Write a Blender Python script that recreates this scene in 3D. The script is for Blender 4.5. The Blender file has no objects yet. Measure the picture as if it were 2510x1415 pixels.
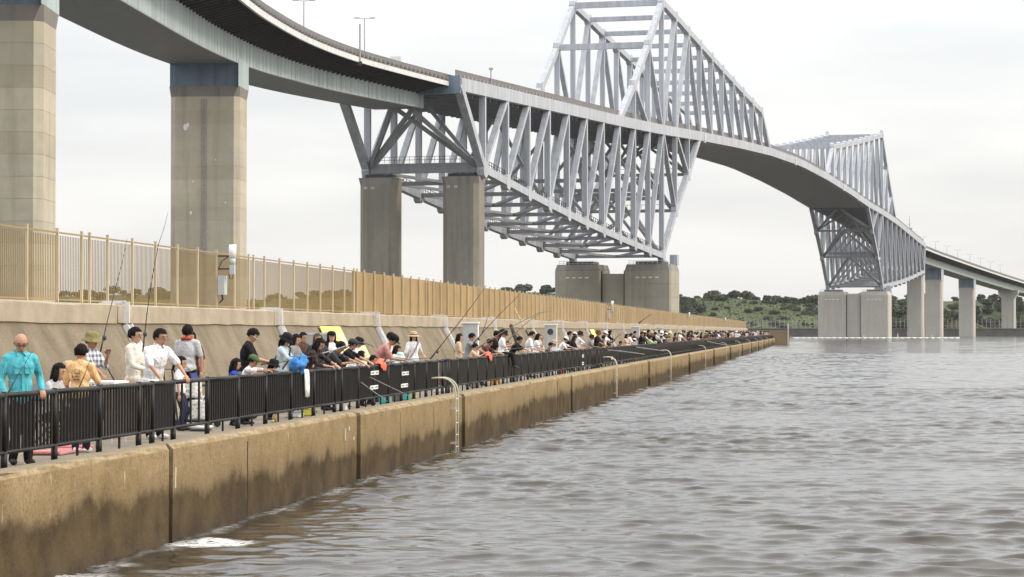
import bpy, math, random
import numpy as np
from mathutils import Vector, Matrix, noise as mnoise

random.seed(7)
rng = np.random.default_rng(7)
scene = bpy.context.scene
C = scene.collection

# ------------------------------------------------------------------ camera
F_PX, CX, CY, HOR, CAM_Z = 6000.0, 1255.0, 707.5, 812.0, 3.02
cam_d = bpy.data.cameras.new('camera')
cam = bpy.data.objects.new('camera', cam_d)
C.objects.link(cam)
cam_d.sensor_width = 36.0
cam_d.lens = F_PX / 2510.0 * 36.0
cam_d.clip_start = 0.5
cam_d.clip_end = 9000.0
PITCH = math.atan((HOR - CY) / F_PX)
cam.location = (0, 0, CAM_Z)
cam.rotation_euler = (math.radians(90) + PITCH, 0, 0)
scene.camera = cam

# ------------------------------------------------------------------ sky, sun, exposure
SUN_EL, SUN_AZ = math.radians(32), math.radians(96)     # azimuth clockwise from +Y (the way the camera looks)
world = bpy.data.worlds.new('World')
scene.world = world
world.use_nodes = True
wn, wl = world.node_tree.nodes, world.node_tree.links
wn.clear()
w_out = wn.new('ShaderNodeOutputWorld')
w_bg = wn.new('ShaderNodeBackground')
w_add = wn.new('ShaderNodeAddShader')
w_bg2 = wn.new('ShaderNodeBackground')
sky = wn.new('ShaderNodeTexSky')
sky.sky_type = 'NISHITA'
sky.sun_disc = False
sky.sun_elevation = SUN_EL
sky.sun_rotation = SUN_AZ
sky.dust_density = 4.0
w_bg.inputs['Strength'].default_value = 0.05
sky.sun_intensity = 1.0
# overcast cloud deck: brighter overhead than at the horizon, with soft long bands
tc = wn.new('ShaderNodeTexCoord')
mp = wn.new('ShaderNodeMapping'); mp.inputs['Scale'].default_value = (3.0, 3.0, 16.0)
nz = wn.new('ShaderNodeTexNoise'); nz.inputs['Scale'].default_value = 1.6; nz.inputs['Detail'].default_value = 5; nz.inputs['Roughness'].default_value = 0.45
cr = wn.new('ShaderNodeValToRGB')
cr.color_ramp.elements[0].position = 0.36; cr.color_ramp.elements[0].color = (0.66, 0.66, 0.665, 1)
cr.color_ramp.elements[1].position = 0.62; cr.color_ramp.elements[1].color = (0.81, 0.80, 0.785, 1)
sx = wn.new('ShaderNodeSeparateXYZ')
mr = wn.new('ShaderNodeMapRange'); mr.inputs['From Min'].default_value = 0.13; mr.inputs['From Max'].default_value = 1.0
mr.inputs['To Min'].default_value = 1.0; mr.inputs['To Max'].default_value = 3.0
wl.new(tc.outputs['Generated'], mp.inputs['Vector']); wl.new(mp.outputs[0], nz.inputs['Vector'])
wl.new(nz.outputs['Fac'], cr.inputs['Fac'])
wl.new(tc.outputs['Generated'], sx.inputs[0]); wl.new(sx.outputs['Z'], mr.inputs['Value'])
wl.new(cr.outputs['Color'], w_bg2.inputs['Color']); wl.new(mr.outputs[0], w_bg2.inputs['Strength'])
wl.new(sky.outputs[0], w_bg.inputs['Color'])
wl.new(w_bg.outputs[0], w_add.inputs[0]); wl.new(w_bg2.outputs[0], w_add.inputs[1])
wl.new(w_add.outputs[0], w_out.inputs[0])

sun_d = bpy.data.lights.new('sun', 'SUN')
sun_d.energy = 1.5
sun_d.angle = math.radians(9)
sun_d.color = (1.0, 0.91, 0.76)
sun = bpy.data.objects.new('sun', sun_d)
C.objects.link(sun)
sv = Vector((math.sin(SUN_AZ) * math.cos(SUN_EL), math.cos(SUN_AZ) * math.cos(SUN_EL), math.sin(SUN_EL)))
sun.rotation_euler = sv.to_track_quat('Z', 'Y').to_euler()
sun.location = (60, 0, 80)

vs = scene.view_settings
vs.view_transform = 'Standard'
vs.look = 'None'
vs.exposure = 0.15
vs.gamma = 1.0
vs.use_curve_mapping = False
scene.cycles.max_bounces = 6
scene.cycles.diffuse_bounces = 3
scene.cycles.glossy_bounces = 3
scene.cycles.use_denoising = True

# ------------------------------------------------------------------ frames of reference
CP, SP = math.cos(PITCH), math.sin(PITCH)
def ray(px, py):
    xc, yc = (px - CX) / F_PX, (CY - py) / F_PX
    return (xc, CP - yc * SP, SP + yc * CP)
def at(px, py, Y):
    r = ray(px, py); k = Y / r[1]
    return Vector((r[0] * k, Y, CAM_Z + r[2] * k))
QK = 0.12417                        # the quay runs away from the camera, bearing slightly right
_qn = math.hypot(QK, 1)
EQ = Vector((QK / _qn, 1 / _qn, 0))         # along the quay
NQ = Vector((-1 / _qn, QK / _qn, 0))        # towards the land
QROT = math.atan2(EQ.y, EQ.x)
ZQ = 1.37                           # quay level above the water
def Q(s, w, z):
    return Vector((-9.24, 0, 0)) + EQ * s + NQ * w + Vector((0, 0, z))
def sY(Y, w=0.0):                   # distance along the quay of the point with this depth
    return (Y - NQ.y * w) / EQ.y
def pxY(px, w):                     # depth at which the line w behind the quay edge crosses this picture column
    return 6000.0 * (9.24 + w * _qn) / (2000.0 - px)
def pxs(px, w):
    return sY(pxY(px, w), w)
BC, BS = 0.9622, 0.2721
def BR(t, u, z):                    # bridge frame: along, across (towards the water side), up
    return Vector((26.06 + BS * t + BC * u, 630.5 + BC * t - BS * u, z))
UV = Vector((BC, -BS, 0))
BROT = math.atan2(BC, BS)

# ------------------------------------------------------------------ object helpers
MATW = {}
def tag(o, label=None, cat=None, group=None, kind=None):
    if label: o['label'] = label
    if cat: o['category'] = cat
    if group: o['group'] = group
    if kind: o['kind'] = kind
    return o
def empty(name, loc=(0, 0, 0), rz=0.0, label=None, cat=None, group=None):
    o = bpy.data.objects.new(name, None)
    o.empty_display_size = 0.3
    C.objects.link(o)
    o.location = loc
    o.rotation_euler = (0, 0, rz)
    MATW[o.name] = Matrix.Translation(Vector(loc)) @ Matrix.Rotation(rz, 4, 'Z')
    return tag(o, label, cat, group)
def wmat(o):
    return MATW.get(o.name) if o is not None else None
class MB:
    def __init__(self): self.v = []; self.f = []
    def add(self, vs_, fs_):
        n = len(self.v)
        self.v.extend([tuple(p) for p in vs_]); self.f.extend([tuple(i + n for i in f) for f in fs_])
        return self
    def box(self, c, size, rz=0.0, taper=1.0):
        hx, hy, hz = size[0] / 2, size[1] / 2, size[2] / 2
        cs, sn = math.cos(rz), math.sin(rz); out = []
        for z in (-1, 1):
            k = taper if z > 0 else 1.0
            for x, y in ((-1, -1), (1, -1), (1, 1), (-1, 1)):
                a, b = x * hx * k, y * hy * k
                out.append((c[0] + a * cs - b * sn, c[1] + a * sn + b * cs, c[2] + z * hz))
        return self.add(out, [(3, 2, 1, 0), (4, 5, 6, 7), (0, 1, 5, 4), (1, 2, 6, 5), (2, 3, 7, 6), (3, 0, 4, 7)])
    def beam(self, p, q, w, h, side=None):
        p, q = Vector(p), Vector(q); d = (q - p).normalized()
        s = Vector(side) if side is not None else d.cross(Vector((0, 0, 1)))
        s = (s - d * s.dot(d)); s = s.normalized() if s.length > 1e-6 else Vector((1, 0, 0))
        n = d.cross(s)
        out = []
        for e in (p, q):
            for a, b in ((-1, -1), (1, -1), (1, 1), (-1, 1)):
                out.append(e + s * (a * w / 2) + n * (b * h / 2))
        return self.add(out, [(3, 2, 1, 0), (4, 5, 6, 7), (0, 1, 5, 4), (1, 2, 6, 5), (2, 3, 7, 6), (3, 0, 4, 7)])
    def tube(self, pts, rad, n=8, cap=True):
        pts = [Vector(p) for p in pts]
        if not hasattr(rad, '__len__'): rad = [rad] * len(pts)
        base = len(self.v); ref = None
        for i, p in enumerate(pts):
            d = (pts[min(i + 1, len(pts) - 1)] - pts[max(i - 1, 0)]).normalized()
            if ref is None: ref = Vector((0, 0, 1)) if abs(d.z) < .9 else Vector((1, 0, 0))
            a = (ref - d * ref.dot(d)).normalized(); ref = a; b = d.cross(a)
            for k in range(n):
                t = 2 * math.pi * k / n
                self.v.append(tuple(p + (a * math.cos(t) + b * math.sin(t)) * rad[i]))
        for i in range(len(pts) - 1):
            for k in range(n):
                k2 = (k + 1) % n
                self.f.append((base + i * n + k, base + i * n + k2, base + (i + 1) * n + k2, base + (i + 1) * n + k))
        if cap:
            self.f.append(tuple(base + k for k in range(n))[::-1])
            self.f.append(tuple(base + (len(pts) - 1) * n + k for k in range(n)))
        return self
    def prism(self, poly, z0, z1, fn=None):
        n = len(poly)
        a = [(x, y, z0) for x, y in poly] + [(x, y, z1) for x, y in poly]
        if fn: a = [fn(*p) for p in a]
        fs_ = [tuple(range(n))[::-1], tuple(range(n, 2 * n))] + [(i, (i + 1) % n, n + (i + 1) % n, n + i) for i in range(n)]
        return self.add(a, fs_)
    def lathe(self, prof, c=(0, 0, 0), n=16, sx_=1.0, sy_=1.0):
        base = len(self.v)
        for r, z in prof:
            for k in range(n):
                t = 2 * math.pi * k / n
                self.v.append((c[0] + r * sx_ * math.cos(t), c[1] + r * sy_ * math.sin(t), c[2] + z))
        for i in range(len(prof) - 1):
            for k in range(n):
                k2 = (k + 1) % n
                self.f.append((base + i * n + k, base + i * n + k2, base + (i + 1) * n + k2, base + (i + 1) * n + k))
        return self
    def sphere(self, c, r, n=12, m=8, R=None):
        if not hasattr(r, '__len__'): r = (r, r, r)
        vs_ = []; fs_ = []
        def pt(x, y, z):
            p = Vector((x * r[0], y * r[1], z * r[2]))
            return (R @ p if R is not None else p) + Vector(c)
        vs_.append(pt(0, 0, 1))
        for i in range(1, m):
            th = math.pi * i / m
            for k in range(n):
                ph = 2 * math.pi * k / n
                vs_.append(pt(math.sin(th) * math.cos(ph), math.sin(th) * math.sin(ph), math.cos(th)))
        vs_.append(pt(0, 0, -1))
        for k in range(n): fs_.append((0, 1 + k, 1 + (k + 1) % n))
        for i in range(m - 2):
            for k in range(n):
                a = 1 + i * n; k2 = (k + 1) % n
                fs_.append((a + k, a + n + k, a + n + k2, a + k2))
        a = 1 + (m - 2) * n; e = len(vs_) - 1
        for k in range(n): fs_.append((a + k, e, a + (k + 1) % n))
        return self.add(vs_, fs_)
    def capsule(self, p, q, r1, r2, n=10):
        p, q = Vector(p), Vector(q); d = q - p; L = d.length; d = d / max(L, 1e-6)
        pts, rad = [], []
        for a in (0.15, 0.5, 0.8, 1.0):
            pts.append(p - d * r1 * math.sqrt(max(0, 1 - a * a))); rad.append(r1 * a)
        for k in (.33, .66):
            pts.append(p + d * L * k); rad.append(r1 + (r2 - r1) * k)
        for a in (1.0, 0.8, 0.5, 0.15):
            pts.append(q + d * r2 * math.sqrt(max(0, 1 - a * a))); rad.append(r2 * a)
        return self.tube(pts, rad, n)
    def mesh(self, name):
        me = bpy.data.meshes.new(name)
        me.from_pydata(self.v, [], self.f)
        me.update()
        return me
    def build(self, name, mat, parent=None, smooth=False, local=False):
        if parent is not None and not local:
            W = wmat(parent)
            if W is not None:
                I = W.inverted(); self.v = [tuple(I @ Vector(p)) for p in self.v]
        me = self.mesh(name)
        return link(name, me, mat, parent, smooth)
def link(name, me, mat, parent=None, smooth=False, loc=None, rz=None):
    if mat is not None and not me.materials: me.materials.append(mat)
    if smooth and len(me.polygons): me.polygons.foreach_set('use_smooth', [True] * len(me.polygons))
    o = bpy.data.objects.new(name, me)
    C.objects.link(o)
    if parent is not None:
        o.parent = parent
        if loc is None and o.name not in MATW: MATW[o.name] = MATW.get(parent.name, Matrix.Identity(4))
    if loc is not None: o.location = loc
    if rz is not None: o.rotation_euler = (0, 0, rz)
    return o

# ------------------------------------------------------------------ material helpers
class NT:
    def __init__(self, name):
        self.m = bpy.data.materials.new(name); self.m.use_nodes = True
        self.n, self.l = self.m.node_tree.nodes, self.m.node_tree.links
        self.b = self.n['Principled BSDF']
        self.pos = self.n.new('ShaderNodeNewGeometry').outputs['Position']
    def w(self, a, sock):
        if isinstance(a, (int, float)): sock.default_value = a
        elif isinstance(a, tuple): sock.default_value = a if len(a) == 4 or sock.type == 'VECTOR' else a + (1,)
        else: self.l.new(a, sock)
    def obj(self): return self.n.new('ShaderNodeTexCoord').outputs['Object']
    def map(self, vec, scale=(1, 1, 1), rot=(0, 0, 0)):
        m = self.n.new('ShaderNodeMapping'); m.inputs['Scale'].default_value = scale; m.inputs['Rotation'].default_value = rot
        self.l.new(vec, m.inputs['Vector']); return m.outputs[0]
    def noise(self, scale, detail=4, vec=None, rough=.55, dist=0.0):
        t = self.n.new('ShaderNodeTexNoise'); t.inputs['Scale'].default_value = scale; t.inputs['Detail'].default_value = detail
        t.inputs['Roughness'].default_value = rough; t.inputs['Distortion'].default_value = dist
        self.l.new(vec if vec is not None else self.pos, t.inputs['Vector']); return t.outputs['Fac']
    def math(self, op, a, b=None, c=None, clamp=False):
        t = self.n.new('ShaderNodeMath'); t.operation = op; t.use_clamp = clamp
        self.w(a, t.inputs[0])
        if b is not None: self.w(b, t.inputs[1])
        if c is not None: self.w(c, t.inputs[2])
        return t.outputs[0]
    def rng(self, v, a, b, c=0.0, d=1.0):
        t = self.n.new('ShaderNodeMapRange'); self.l.new(v, t.inputs['Value'])
        for k, x in zip(('From Min', 'From Max', 'To Min', 'To Max'), (a, b, c, d)): t.inputs[k].default_value = x
        return t.outputs[0]
    def mix(self, f, a, b, mode='MIX'):
        t = self.n.new('ShaderNodeMix'); t.data_type = 'RGBA'; t.blend_type = mode
        self.w(f, t.inputs[0]); self.w(a, t.inputs[6]); self.w(b, t.inputs[7]); return t.outputs[2]
    def sep(self, v):
        t = self.n.new('ShaderNodeSeparateXYZ'); self.l.new(v, t.inputs[0]); return t.outputs
    def bump(self, h, strength=.3, dist=.02, prev=None):
        t = self.n.new('ShaderNodeBump'); t.inputs['Strength'].default_value = strength; t.inputs['Distance'].default_value = dist
        self.l.new(h, t.inputs['Height'])
        if prev is not None: self.l.new(prev, t.inputs['Normal'])
        return t.outputs[0]
    def out(self, col=None, rough=.7, metal=0.0, spec=.3, normal=None):
        if col is not None: self.w(col, self.b.inputs['Base Color'])
        self.w(rough, self.b.inputs['Roughness']); self.b.inputs['Metallic'].default_value = metal
        self.b.inputs['Specular IOR Level'].default_value = spec
        if normal is not None: self.l.new(normal, self.b.inputs['Normal'])
        return self.m
def sc(c, k): return tuple(max(0, min(1, x * k)) for x in c)
_plain = {}
def M(name, col, rough=.6, var=.18, vs_=2.5, bump=0.0, bs=30, metal=0.0, spec=.35, objc=False):
    if name in _plain: return _plain[name]
    t = NT(name)
    vec = t.obj() if objc else t.pos
    n1 = t.noise(vs_, 5, vec)
    c = t.mix(t.rng(n1, .3, .7), sc(col, 1 - var), sc(col, 1 + var))
    nm = t.bump(t.noise(bs, 4, vec), bump, .02) if bump else None
    _plain[name] = t.out(c, rough, metal, spec, nm)
    return _plain[name]
def cloth(name, col, var=.2, wr=.85):
    key = 'cloth_' + name
    if key in _plain: return _plain[key]
    t = NT(key); v = t.obj()
    w_ = t.noise(9, 3, t.map(v, (1, 1, .45)), .5, 1.2)
    c = t.mix(t.rng(w_, .3, .7), sc(col, 1 - var), sc(col, 1 + var * .6))
    nm = t.bump(w_, wr, .07, t.bump(t.noise(26, 3, v), .3, .015))
    _plain[key] = t.out(c, .85, 0, .15, nm)
    return _plain[key]

# steel of the truss: pale grey-blue paint, rain streaks
def steel(name, col, streak=.2):
    t = NT(name)
    st = t.noise(1.0, 4, t.map(t.pos, (.9, .9, .06)))
    bl = t.noise(.25, 3)
    c = t.mix(t.rng(st, .35, .75), sc(col, 1.06), sc(col, 1 - streak))
    c = t.mix(t.math('MULTIPLY', t.rng(bl, .4, .8), .25), c, sc(col, .8))
    return t.out(c, .5, 0, .4)
m_truss = steel('truss_paint', (.425, .448, .487), .3)
m_girder = steel('girder_paint', (.44, .515, .53), .38)
m_blue = steel('pier_head_paint', (.17, .22, .285), .3)
m_under_shade = steel('underside_shade', (.235, .24, .26), .15)  # shade below the decks is put into this darker grey
m_rib_shade = steel('cantilever_shade', (.065, .063, .062), .1)  # pale steel under the overhang, its shade painted in as near-black
m_fascia = steel('fascia_paint', (.62, .63, .62), .2)
m_parapet = steel('parapet_panel', (.155, .142, .135), .3)
m_stud = M('parapet_stud', (.30, .29, .28), .6)
m_lampgrey = M('lamp_grey', (.33, .33, .34), .5)
m_dark = M('dark_steel', (.05, .05, .052), .5)

def concrete(name, col, joint=0.0, tone=.2, stain=(.2, .17, .13), stain_f=.5):
    t = NT(name)
    big = t.noise(.12, 4); mid = t.noise(.9, 5); fine = t.noise(14, 5)
    st = t.noise(.8, 4, t.map(t.pos, (1.0, 1.0, .05)))
    c = t.mix(t.rng(big, .3, .7), sc(col, 1 - tone * .6), sc(col, 1 + tone * .5))
    c = t.mix(t.math('MULTIPLY', t.rng(mid, .45, .8), .4), c, sc(col, 1 - tone * 1.4))
    c = t.mix(t.math('MULTIPLY', t.rng(st, .5, .8), stain_f), c, stain)
    c = t.mix(t.math('MULTIPLY', t.rng(fine, .55, .75), .25), c, sc(col, .6))
    return t.out(c, .95, 0, .08, t.bump(fine, .3, .03))
m_pier = concrete('pier_concrete', (.49, .45, .355))
m_pier2 = concrete('pier_concrete_paler', (.52, .475, .38))
m_pier3 = concrete('pier_concrete_darker', (.455, .415, .325))
m_pier4 = concrete('pier_concrete_grey', (.48, .445, .36))
m_lateral_shade = steel('lateral_shade', (.27, .28, .30), .2)  # truss paint darkened to carry the shade among the bracing
m_chute = M('chute_zinc', (.70, .71, .71), .5, .1, 5)
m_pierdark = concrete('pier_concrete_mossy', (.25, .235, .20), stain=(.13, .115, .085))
m_farpier = concrete('far_pier_concrete', (.48, .455, .41), tone=.12, stain=(.28, .25, .21), stain_f=.35)

# quay wall: tan weathered concrete, ragged tide stain, grey wet foot
t = NT('quay_concrete')
x_, y_, z_ = t.sep(t.pos)[:3]
drip = t.noise(.75, 3, t.map(t.pos, (1, 1, .7)), .55)
edge = t.noise(2.2, 6, None, .65)
ob_r = t.n.new('ShaderNodeObjectInfo').outputs['Random']
zz = t.math('ADD', t.math('ADD', z_, t.math('MULTIPLY_ADD', ob_r, .30, -.15)), t.math('MULTIPLY', t.math('SUBTRACT', drip, .5), .8))
zz = t.math('ADD', zz, t.math('MULTIPLY', t.math('SUBTRACT', edge, .5), .30))
zz = t.math('ADD', zz, t.math('MULTIPLY', t.math('SUBTRACT', t.noise(3.2, 4, t.map(t.pos, (1, 1, .14)), .6), .5), .12))
wet = t.math('ADD', t.math('MULTIPLY', t.rng(zz, 1.05, .62), .38), t.math('MULTIPLY', t.rng(zz, .76, .58), .57))
foot = t.rng(t.math('ADD', z_, t.math('MULTIPLY', t.math('SUBTRACT', edge, .5), .5)), .34, .05)
fine = t.noise(22, 6, None, .65); mid = t.noise(1.3, 5); big = t.noise(.35, 3)
c = t.mix(t.rng(mid, .3, .7), (.24, .175, .092), (.375, .282, .158))
c = t.mix(t.math('MULTIPLY', ob_r, .38), c, (.20, .15, .085))
c = t.mix(t.math('MULTIPLY', t.rng(big, .4, .7), .5), c, (.31, .235, .14))
c = t.mix(t.math('MULTIPLY', t.rng(fine, .50, .64), .55), c, (.14, .095, .05))
c = t.mix(t.math('MULTIPLY', t.rng(t.noise(4.5, 6, None, .7), .54, .66), .45), c, (.17, .12, .065))
pale = t.noise(5, 4, t.map(t.pos, (1, 1, .3)))
c = t.mix(t.math('MULTIPLY', t.rng(pale, .66, .74), .6), c, (.6, .5, .34))
runs = t.math('MULTIPLY', t.rng(t.noise(2.6, 3, t.map(t.pos, (1, 1, .05)), .5), .62, .70), t.rng(t.noise(.7, 2), .42, .60))
c = t.mix(t.math('MULTIPLY', runs, .6), c, (.12, .065, .03))
c = t.mix(t.math('MULTIPLY', wet, .88), c, t.mix(t.rng(mid, .3, .7), (.022, .016, .009), (.042, .030, .017)))
c = t.mix(t.math('MULTIPLY', foot, .7), c, t.mix(t.rng(fine, .3, .7), (.036, .028, .022), (.072, .056, .044)))
top = t.rng(t.math('ADD', z_, t.math('MULTIPLY', t.math('SUBTRACT', edge, .5), .06)), 1.31, 1.345)
under = t.math('MULTIPLY', t.rng(mid, .42, .62), t.rng(z_, 1.25, .75))
c = t.mix(t.math('MULTIPLY', under, .35), c, (.13, .095, .05))
rimn = t.math('MULTIPLY', top, t.rng(t.noise(3.5, 4), .4, .6))
c = t.mix(t.math('MULTIPLY', rimn, .55), c, (.42, .355, .245))
c = t.mix(t.math('MULTIPLY', t.rng(z_, 1.383, 1.40), .75), c, t.mix(t.rng(fine, .35, .65), (.30, .26, .20), (.20, .17, .13)))
m_quay = t.out(c, t.math('SUBTRACT', .95, t.math('MULTIPLY', wet, .2)), 0, .06, t.bump(fine, .5, .03, t.bump(t.noise(5, 5), .4, .06)))
m_joint = M('joint_rust_and_shadow', (.05, .035, .022), .9)

t = NT('promenade_paving')
fine = t.noise(26, 6, None, .65); mid = t.noise(.9, 5)
c = t.mix(t.rng(mid, .3, .7), (.20, .17, .13), (.30, .265, .21))
c = t.mix(t.math('MULTIPLY', t.rng(fine, .5, .68), .5), c, (.12, .10, .075))
m_prom = t.out(c, .95, 0, .05, t.bump(fine, .3, .02))

t = NT('seawall_cap_concrete')
fine = t.noise(20, 6, None, .7); mid = t.noise(1.2, 5); st = t.noise(1.5, 4, t.map(t.pos, (1, 1, .15)))
c = t.mix(t.rng(mid, .3, .7), (.32, .268, .20), (.43, .37, .285))
c = t.mix(t.math('MULTIPLY', t.rng(st, .55, .8), .35), c, (.28, .23, .17))
c = t.mix(t.math('MULTIPLY', t.rng(fine, .52, .7), .4), c, (.27, .215, .15))
m_cap = t.out(c, .95, 0, .05, t.bump(fine, .45, .03))
t = NT('seawall_slope_concrete')
fine = t.noise(16, 6, None, .72); mid = t.noise(.8, 5); st = t.noise(1.2, 4, t.map(t.pos, (1, 1, .2)))
c = t.mix(t.rng(mid, .3, .7), (.19, .16, .115), (.27, .23, .17))
c = t.mix(t.math('MULTIPLY', t.rng(st, .45, .72), .6), c, (.12, .10, .07))
c = t.mix(t.math('MULTIPLY', t.rng(fine, .5, .66), .5), c, (.10, .08, .058))
c = t.mix(t.math('MULTIPLY', t.rng(fine, .42, .3), .5), c, (.30, .25, .185))
m_slope = t.out(c, .95, 0, .05, t.bump(fine, .6, .04))

m_slat = M('fence_slat_paint', (.31, .215, .085), .5, .12, 1.2, spec=.3)
m_fence = M('fence_gold_paint', (.32, .215, .09), .5, .12, 1.2, spec=.4)
m_fence2 = M('fence_gold_worn', (.285, .192, .085), .55, .16, 1.0, spec=.3)
m_fence3 = M('fence_gold_pale', (.345, .235, .105), .5, .12, 1.4, spec=.4)
m_fencepost = M('fence_post_paint', (.52, .425, .28), .45, .1, 1.5, spec=.4)
m_rail = M('railing_black_paint', (.0075, .0065, .006), .5, .3, 6, .15, 60, spec=.35)
m_galv = M('galvanised_steel', (.52, .54, .56), .4, .15, 5, spec=.5)
m_white = M('white_paint', (.78, .78, .76), .5, .06, 3)
m_offwhite = M('cream_paint', (.70, .66, .56), .5, .1, 3)
m_ladder = M('ladder_paint', (.50, .465, .37), .45, .15, 6, spec=.45)
m_rust = M('rusty_iron', (.12, .07, .04), .8, .4, 8)
m_black = M('black_plastic', (.014, .014, .015), .45, .2, 5)
m_cab = M('cabinet_paint', (.44, .47, .485), .45, .08, 3)
m_yellow = M('yellow_sign', (.84, .74, .16), .5, .04, 2)
m_cream = M('cream_board', (.72, .58, .30), .6, .06, 2)
m_ink = M('sign_ink', (.12, .10, .06), .6, .1, 5)
m_redink = M('sign_red', (.5, .12, .08), .6, .1, 5)

# ------------------------------------------------------------------ water
def sea(name, k1, k2, kf):
    t = NT(name)
    att = t.n.new('ShaderNodeAttribute'); att.attribute_name = 'foam'
    n1 = t.noise(3.2, 6, t.map(t.pos, (.5, 1, 1), (0, 0, .15)), .62, .7)
    n1 = t.math('SUBTRACT', 1.0, t.math('ABSOLUTE', t.math('MULTIPLY_ADD', n1, 3.0, -1.5)))
    n1b = t.noise(11, 4, t.map(t.pos, (.6, 1, 1), (0, 0, -.2)), .6, .5)
    n2 = t.noise(1.2, 4, t.map(t.pos, (.45, 1, 1), (0, 0, -.1)), .55, .4)
    fo = t.math('MULTIPLY', att.outputs['Fac'], t.rng(t.noise(11, 6, t.map(t.pos, (.5, 1.3, 1)), .68, .9), .40, .60))
    fo = t.math('MINIMUM', fo, 1.0)
    c = t.mix(fo, (.042, .036, .026), (.80, .80, .79))
    nm = t.bump(n1b, kf, .015, t.bump(n1, k1, .03, t.bump(n2, k2, .12)))
    m = t.out(c, t.math('ADD', .06, t.math('MULTIPLY', fo, .6)), 0, .5, nm)
    t.b.inputs['IOR'].default_value = 1.33
    return m
m_water = sea('sea_water', .10, .06, .07)
m_water_far = sea('sea_water_open', .45, .55, .2)

def wave_set():
    r = np.random.default_rng(21); ws = []
    n = 64
    for i in range(n):
        lam = math.exp(math.log(.26) + (math.log(4.6) - math.log(.26)) * (i + r.random()) / n)
        th = r.normal(0.18, .45)                      # travelling mostly along the camera's axis
        sl = .052 * (.75 if lam < .38 else 1.05 if lam < .95 else .6 if lam < 1.5 else .24)
        ws.append((lam, th, sl * lam / (2 * math.pi), r.random() * 6.283))
    return ws
WAVES = wave_set()
def wave_h(X, Y, lmin):
    """choppy sea: sharp crests, flat troughs (points move towards the crests)"""
    h = np.zeros_like(X); dx = np.zeros_like(X); dy = np.zeros_like(X)
    gx = 0.35 * np.sin(X * .31 + Y * .17)
    env = .78 + .34 * np.sin(X * .23 + .9 * np.sin(Y * .11)) * np.sin(Y * .19 + X * .051 + 1.0)
    for lam, th, a, ph in WAVES:
        if lam < lmin: continue
        k = 2 * math.pi / lam
        p = k * (X * math.sin(th) + Y * math.cos(th)) + ph + gx * .6
        h += a * np.cos(p)
        s_ = np.sin(p) * a * 1.15
        dx -= s_ * math.sin(th); dy -= s_ * math.cos(th)
    return h * env, dx * env, dy * env
def foam_f(X, Y):
    f = np.zeros_like(X)
    def blob(cx, cy, rx, ry, k=1.0):
        d = ((X - cx) / rx) ** 2 + ((Y - cy) / ry) ** 2
        return np.clip(1.35 - d, 0, 1) * k
    f = np.maximum(f, blob(-4.30, 34.9, .60, 0.6, 1.5))
    f = np.maximum(f, blob(-5.9, 30.2, 1.0, .8, .95))
    f = np.maximum(f, blob(-4.9, 29.6, 1.1, .55, .6))
    ed = X - (-9.24 * 1.0 + QK * Y)
    g = np.sin(Y * 1.7 + 1.3 * np.sin(Y * .37)) * .5 + .5
    f = np.maximum(f, np.clip(1 - np.abs(ed - .10 - .12 * g) / (.10 + .16 * g), 0, 1) * (.22 + .26 * g))
    f = np.maximum(f, blob(-5.3, 31.6, .5, .5, .55))
    return f
wv, wf, wfoam = [], [], []
def water_tile(x0, x1, y0, y1, cx, cy, waves=True, lmin=None):
    nx, ny = max(2, int((x1 - x0) / cx) + 1), max(2, int((y1 - y0) / cy) + 1)
    X, Y = np.meshgrid(np.linspace(x0, x1, nx), np.linspace(y0, y1, ny))
    F_ = foam_f(X, Y)
    if waves:
        Z, dX, dY_ = wave_h(X, Y, lmin if lmin else 3.0 * max(cx, cy))
        e = np.minimum(np.minimum(X - x0, x1 - X) / .6, np.minimum(Y - y0, y1 - Y) / .6); e = np.clip(e, 0, 1)
        X = X + dX * e; Y = Y + dY_ * e
    else: Z = np.zeros_like(X)
    base = sum(len(a) for a in wv)
    wv.append(np.stack([X.ravel(), Y.ravel(), Z.ravel()], 1)); wfoam.append(F_.ravel())
    i = (np.arange(ny - 1)[:, None] * nx + np.arange(nx - 1)[None, :]).ravel() + base
    wf.append(np.stack([i, i + 1, i + nx + 1, i + nx], 1))
water_tile(-8.5, 19, 26, 50, .06, .055, lmin=.2)
water_tile(-8.5, 24, 50, 78, .08, .08, lmin=.25)
water_tile(-4, 40, 78, 130, .11, .12, lmin=.34)
water_tile(-2, 90, 130, 330, .3, .3, lmin=.75)
water_tile(25, 150, 330, 700, 1.5, 1.2, lmin=2.6)
for r_ in ((-60, 60, -30, 26), (19, 60, 26, 50), (24, 60, 50, 78), (40, 90, 78, 130), (90, 150, 130, 330), (150, 260, 330, 700), (-700, 1100, 700, 1480),
           (-60, -8.5, 26, 78), (-60, -4, 78, 130), (-60, -2, 130, 330), (-700, 25, 330, 700), (260, 1100, 330, 700), (60, 300, -30, 78), (90, 300, 78, 130), (150, 300, 130, 330)):
    water_tile(r_[0], r_[1], r_[2], r_[3], 30, 30, waves=False)
V = np.concatenate(wv); Fq = np.concatenate(wf)
me = bpy.data.meshes.new('water')
me.vertices.add(len(V)); me.vertices.foreach_set('co', V.astype(np.float32).ravel())
me.loops.add(len(Fq) * 4); me.loops.foreach_set('vertex_index', Fq.astype(np.int32).ravel())
me.polygons.add(len(Fq)); me.polygons.foreach_set('loop_start', np.arange(0, len(Fq) * 4, 4, dtype=np.int32))
me.polygons.foreach_set('loop_total', np.full(len(Fq), 4, dtype=np.int32))
me.polygons.foreach_set('use_smooth', np.ones(len(Fq), dtype=bool))
me.update(calc_edges=True)
fa = me.attributes.new('foam', 'FLOAT', 'POINT'); fa.data.foreach_set('value', np.concatenate(wfoam).astype(np.float32))
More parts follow.
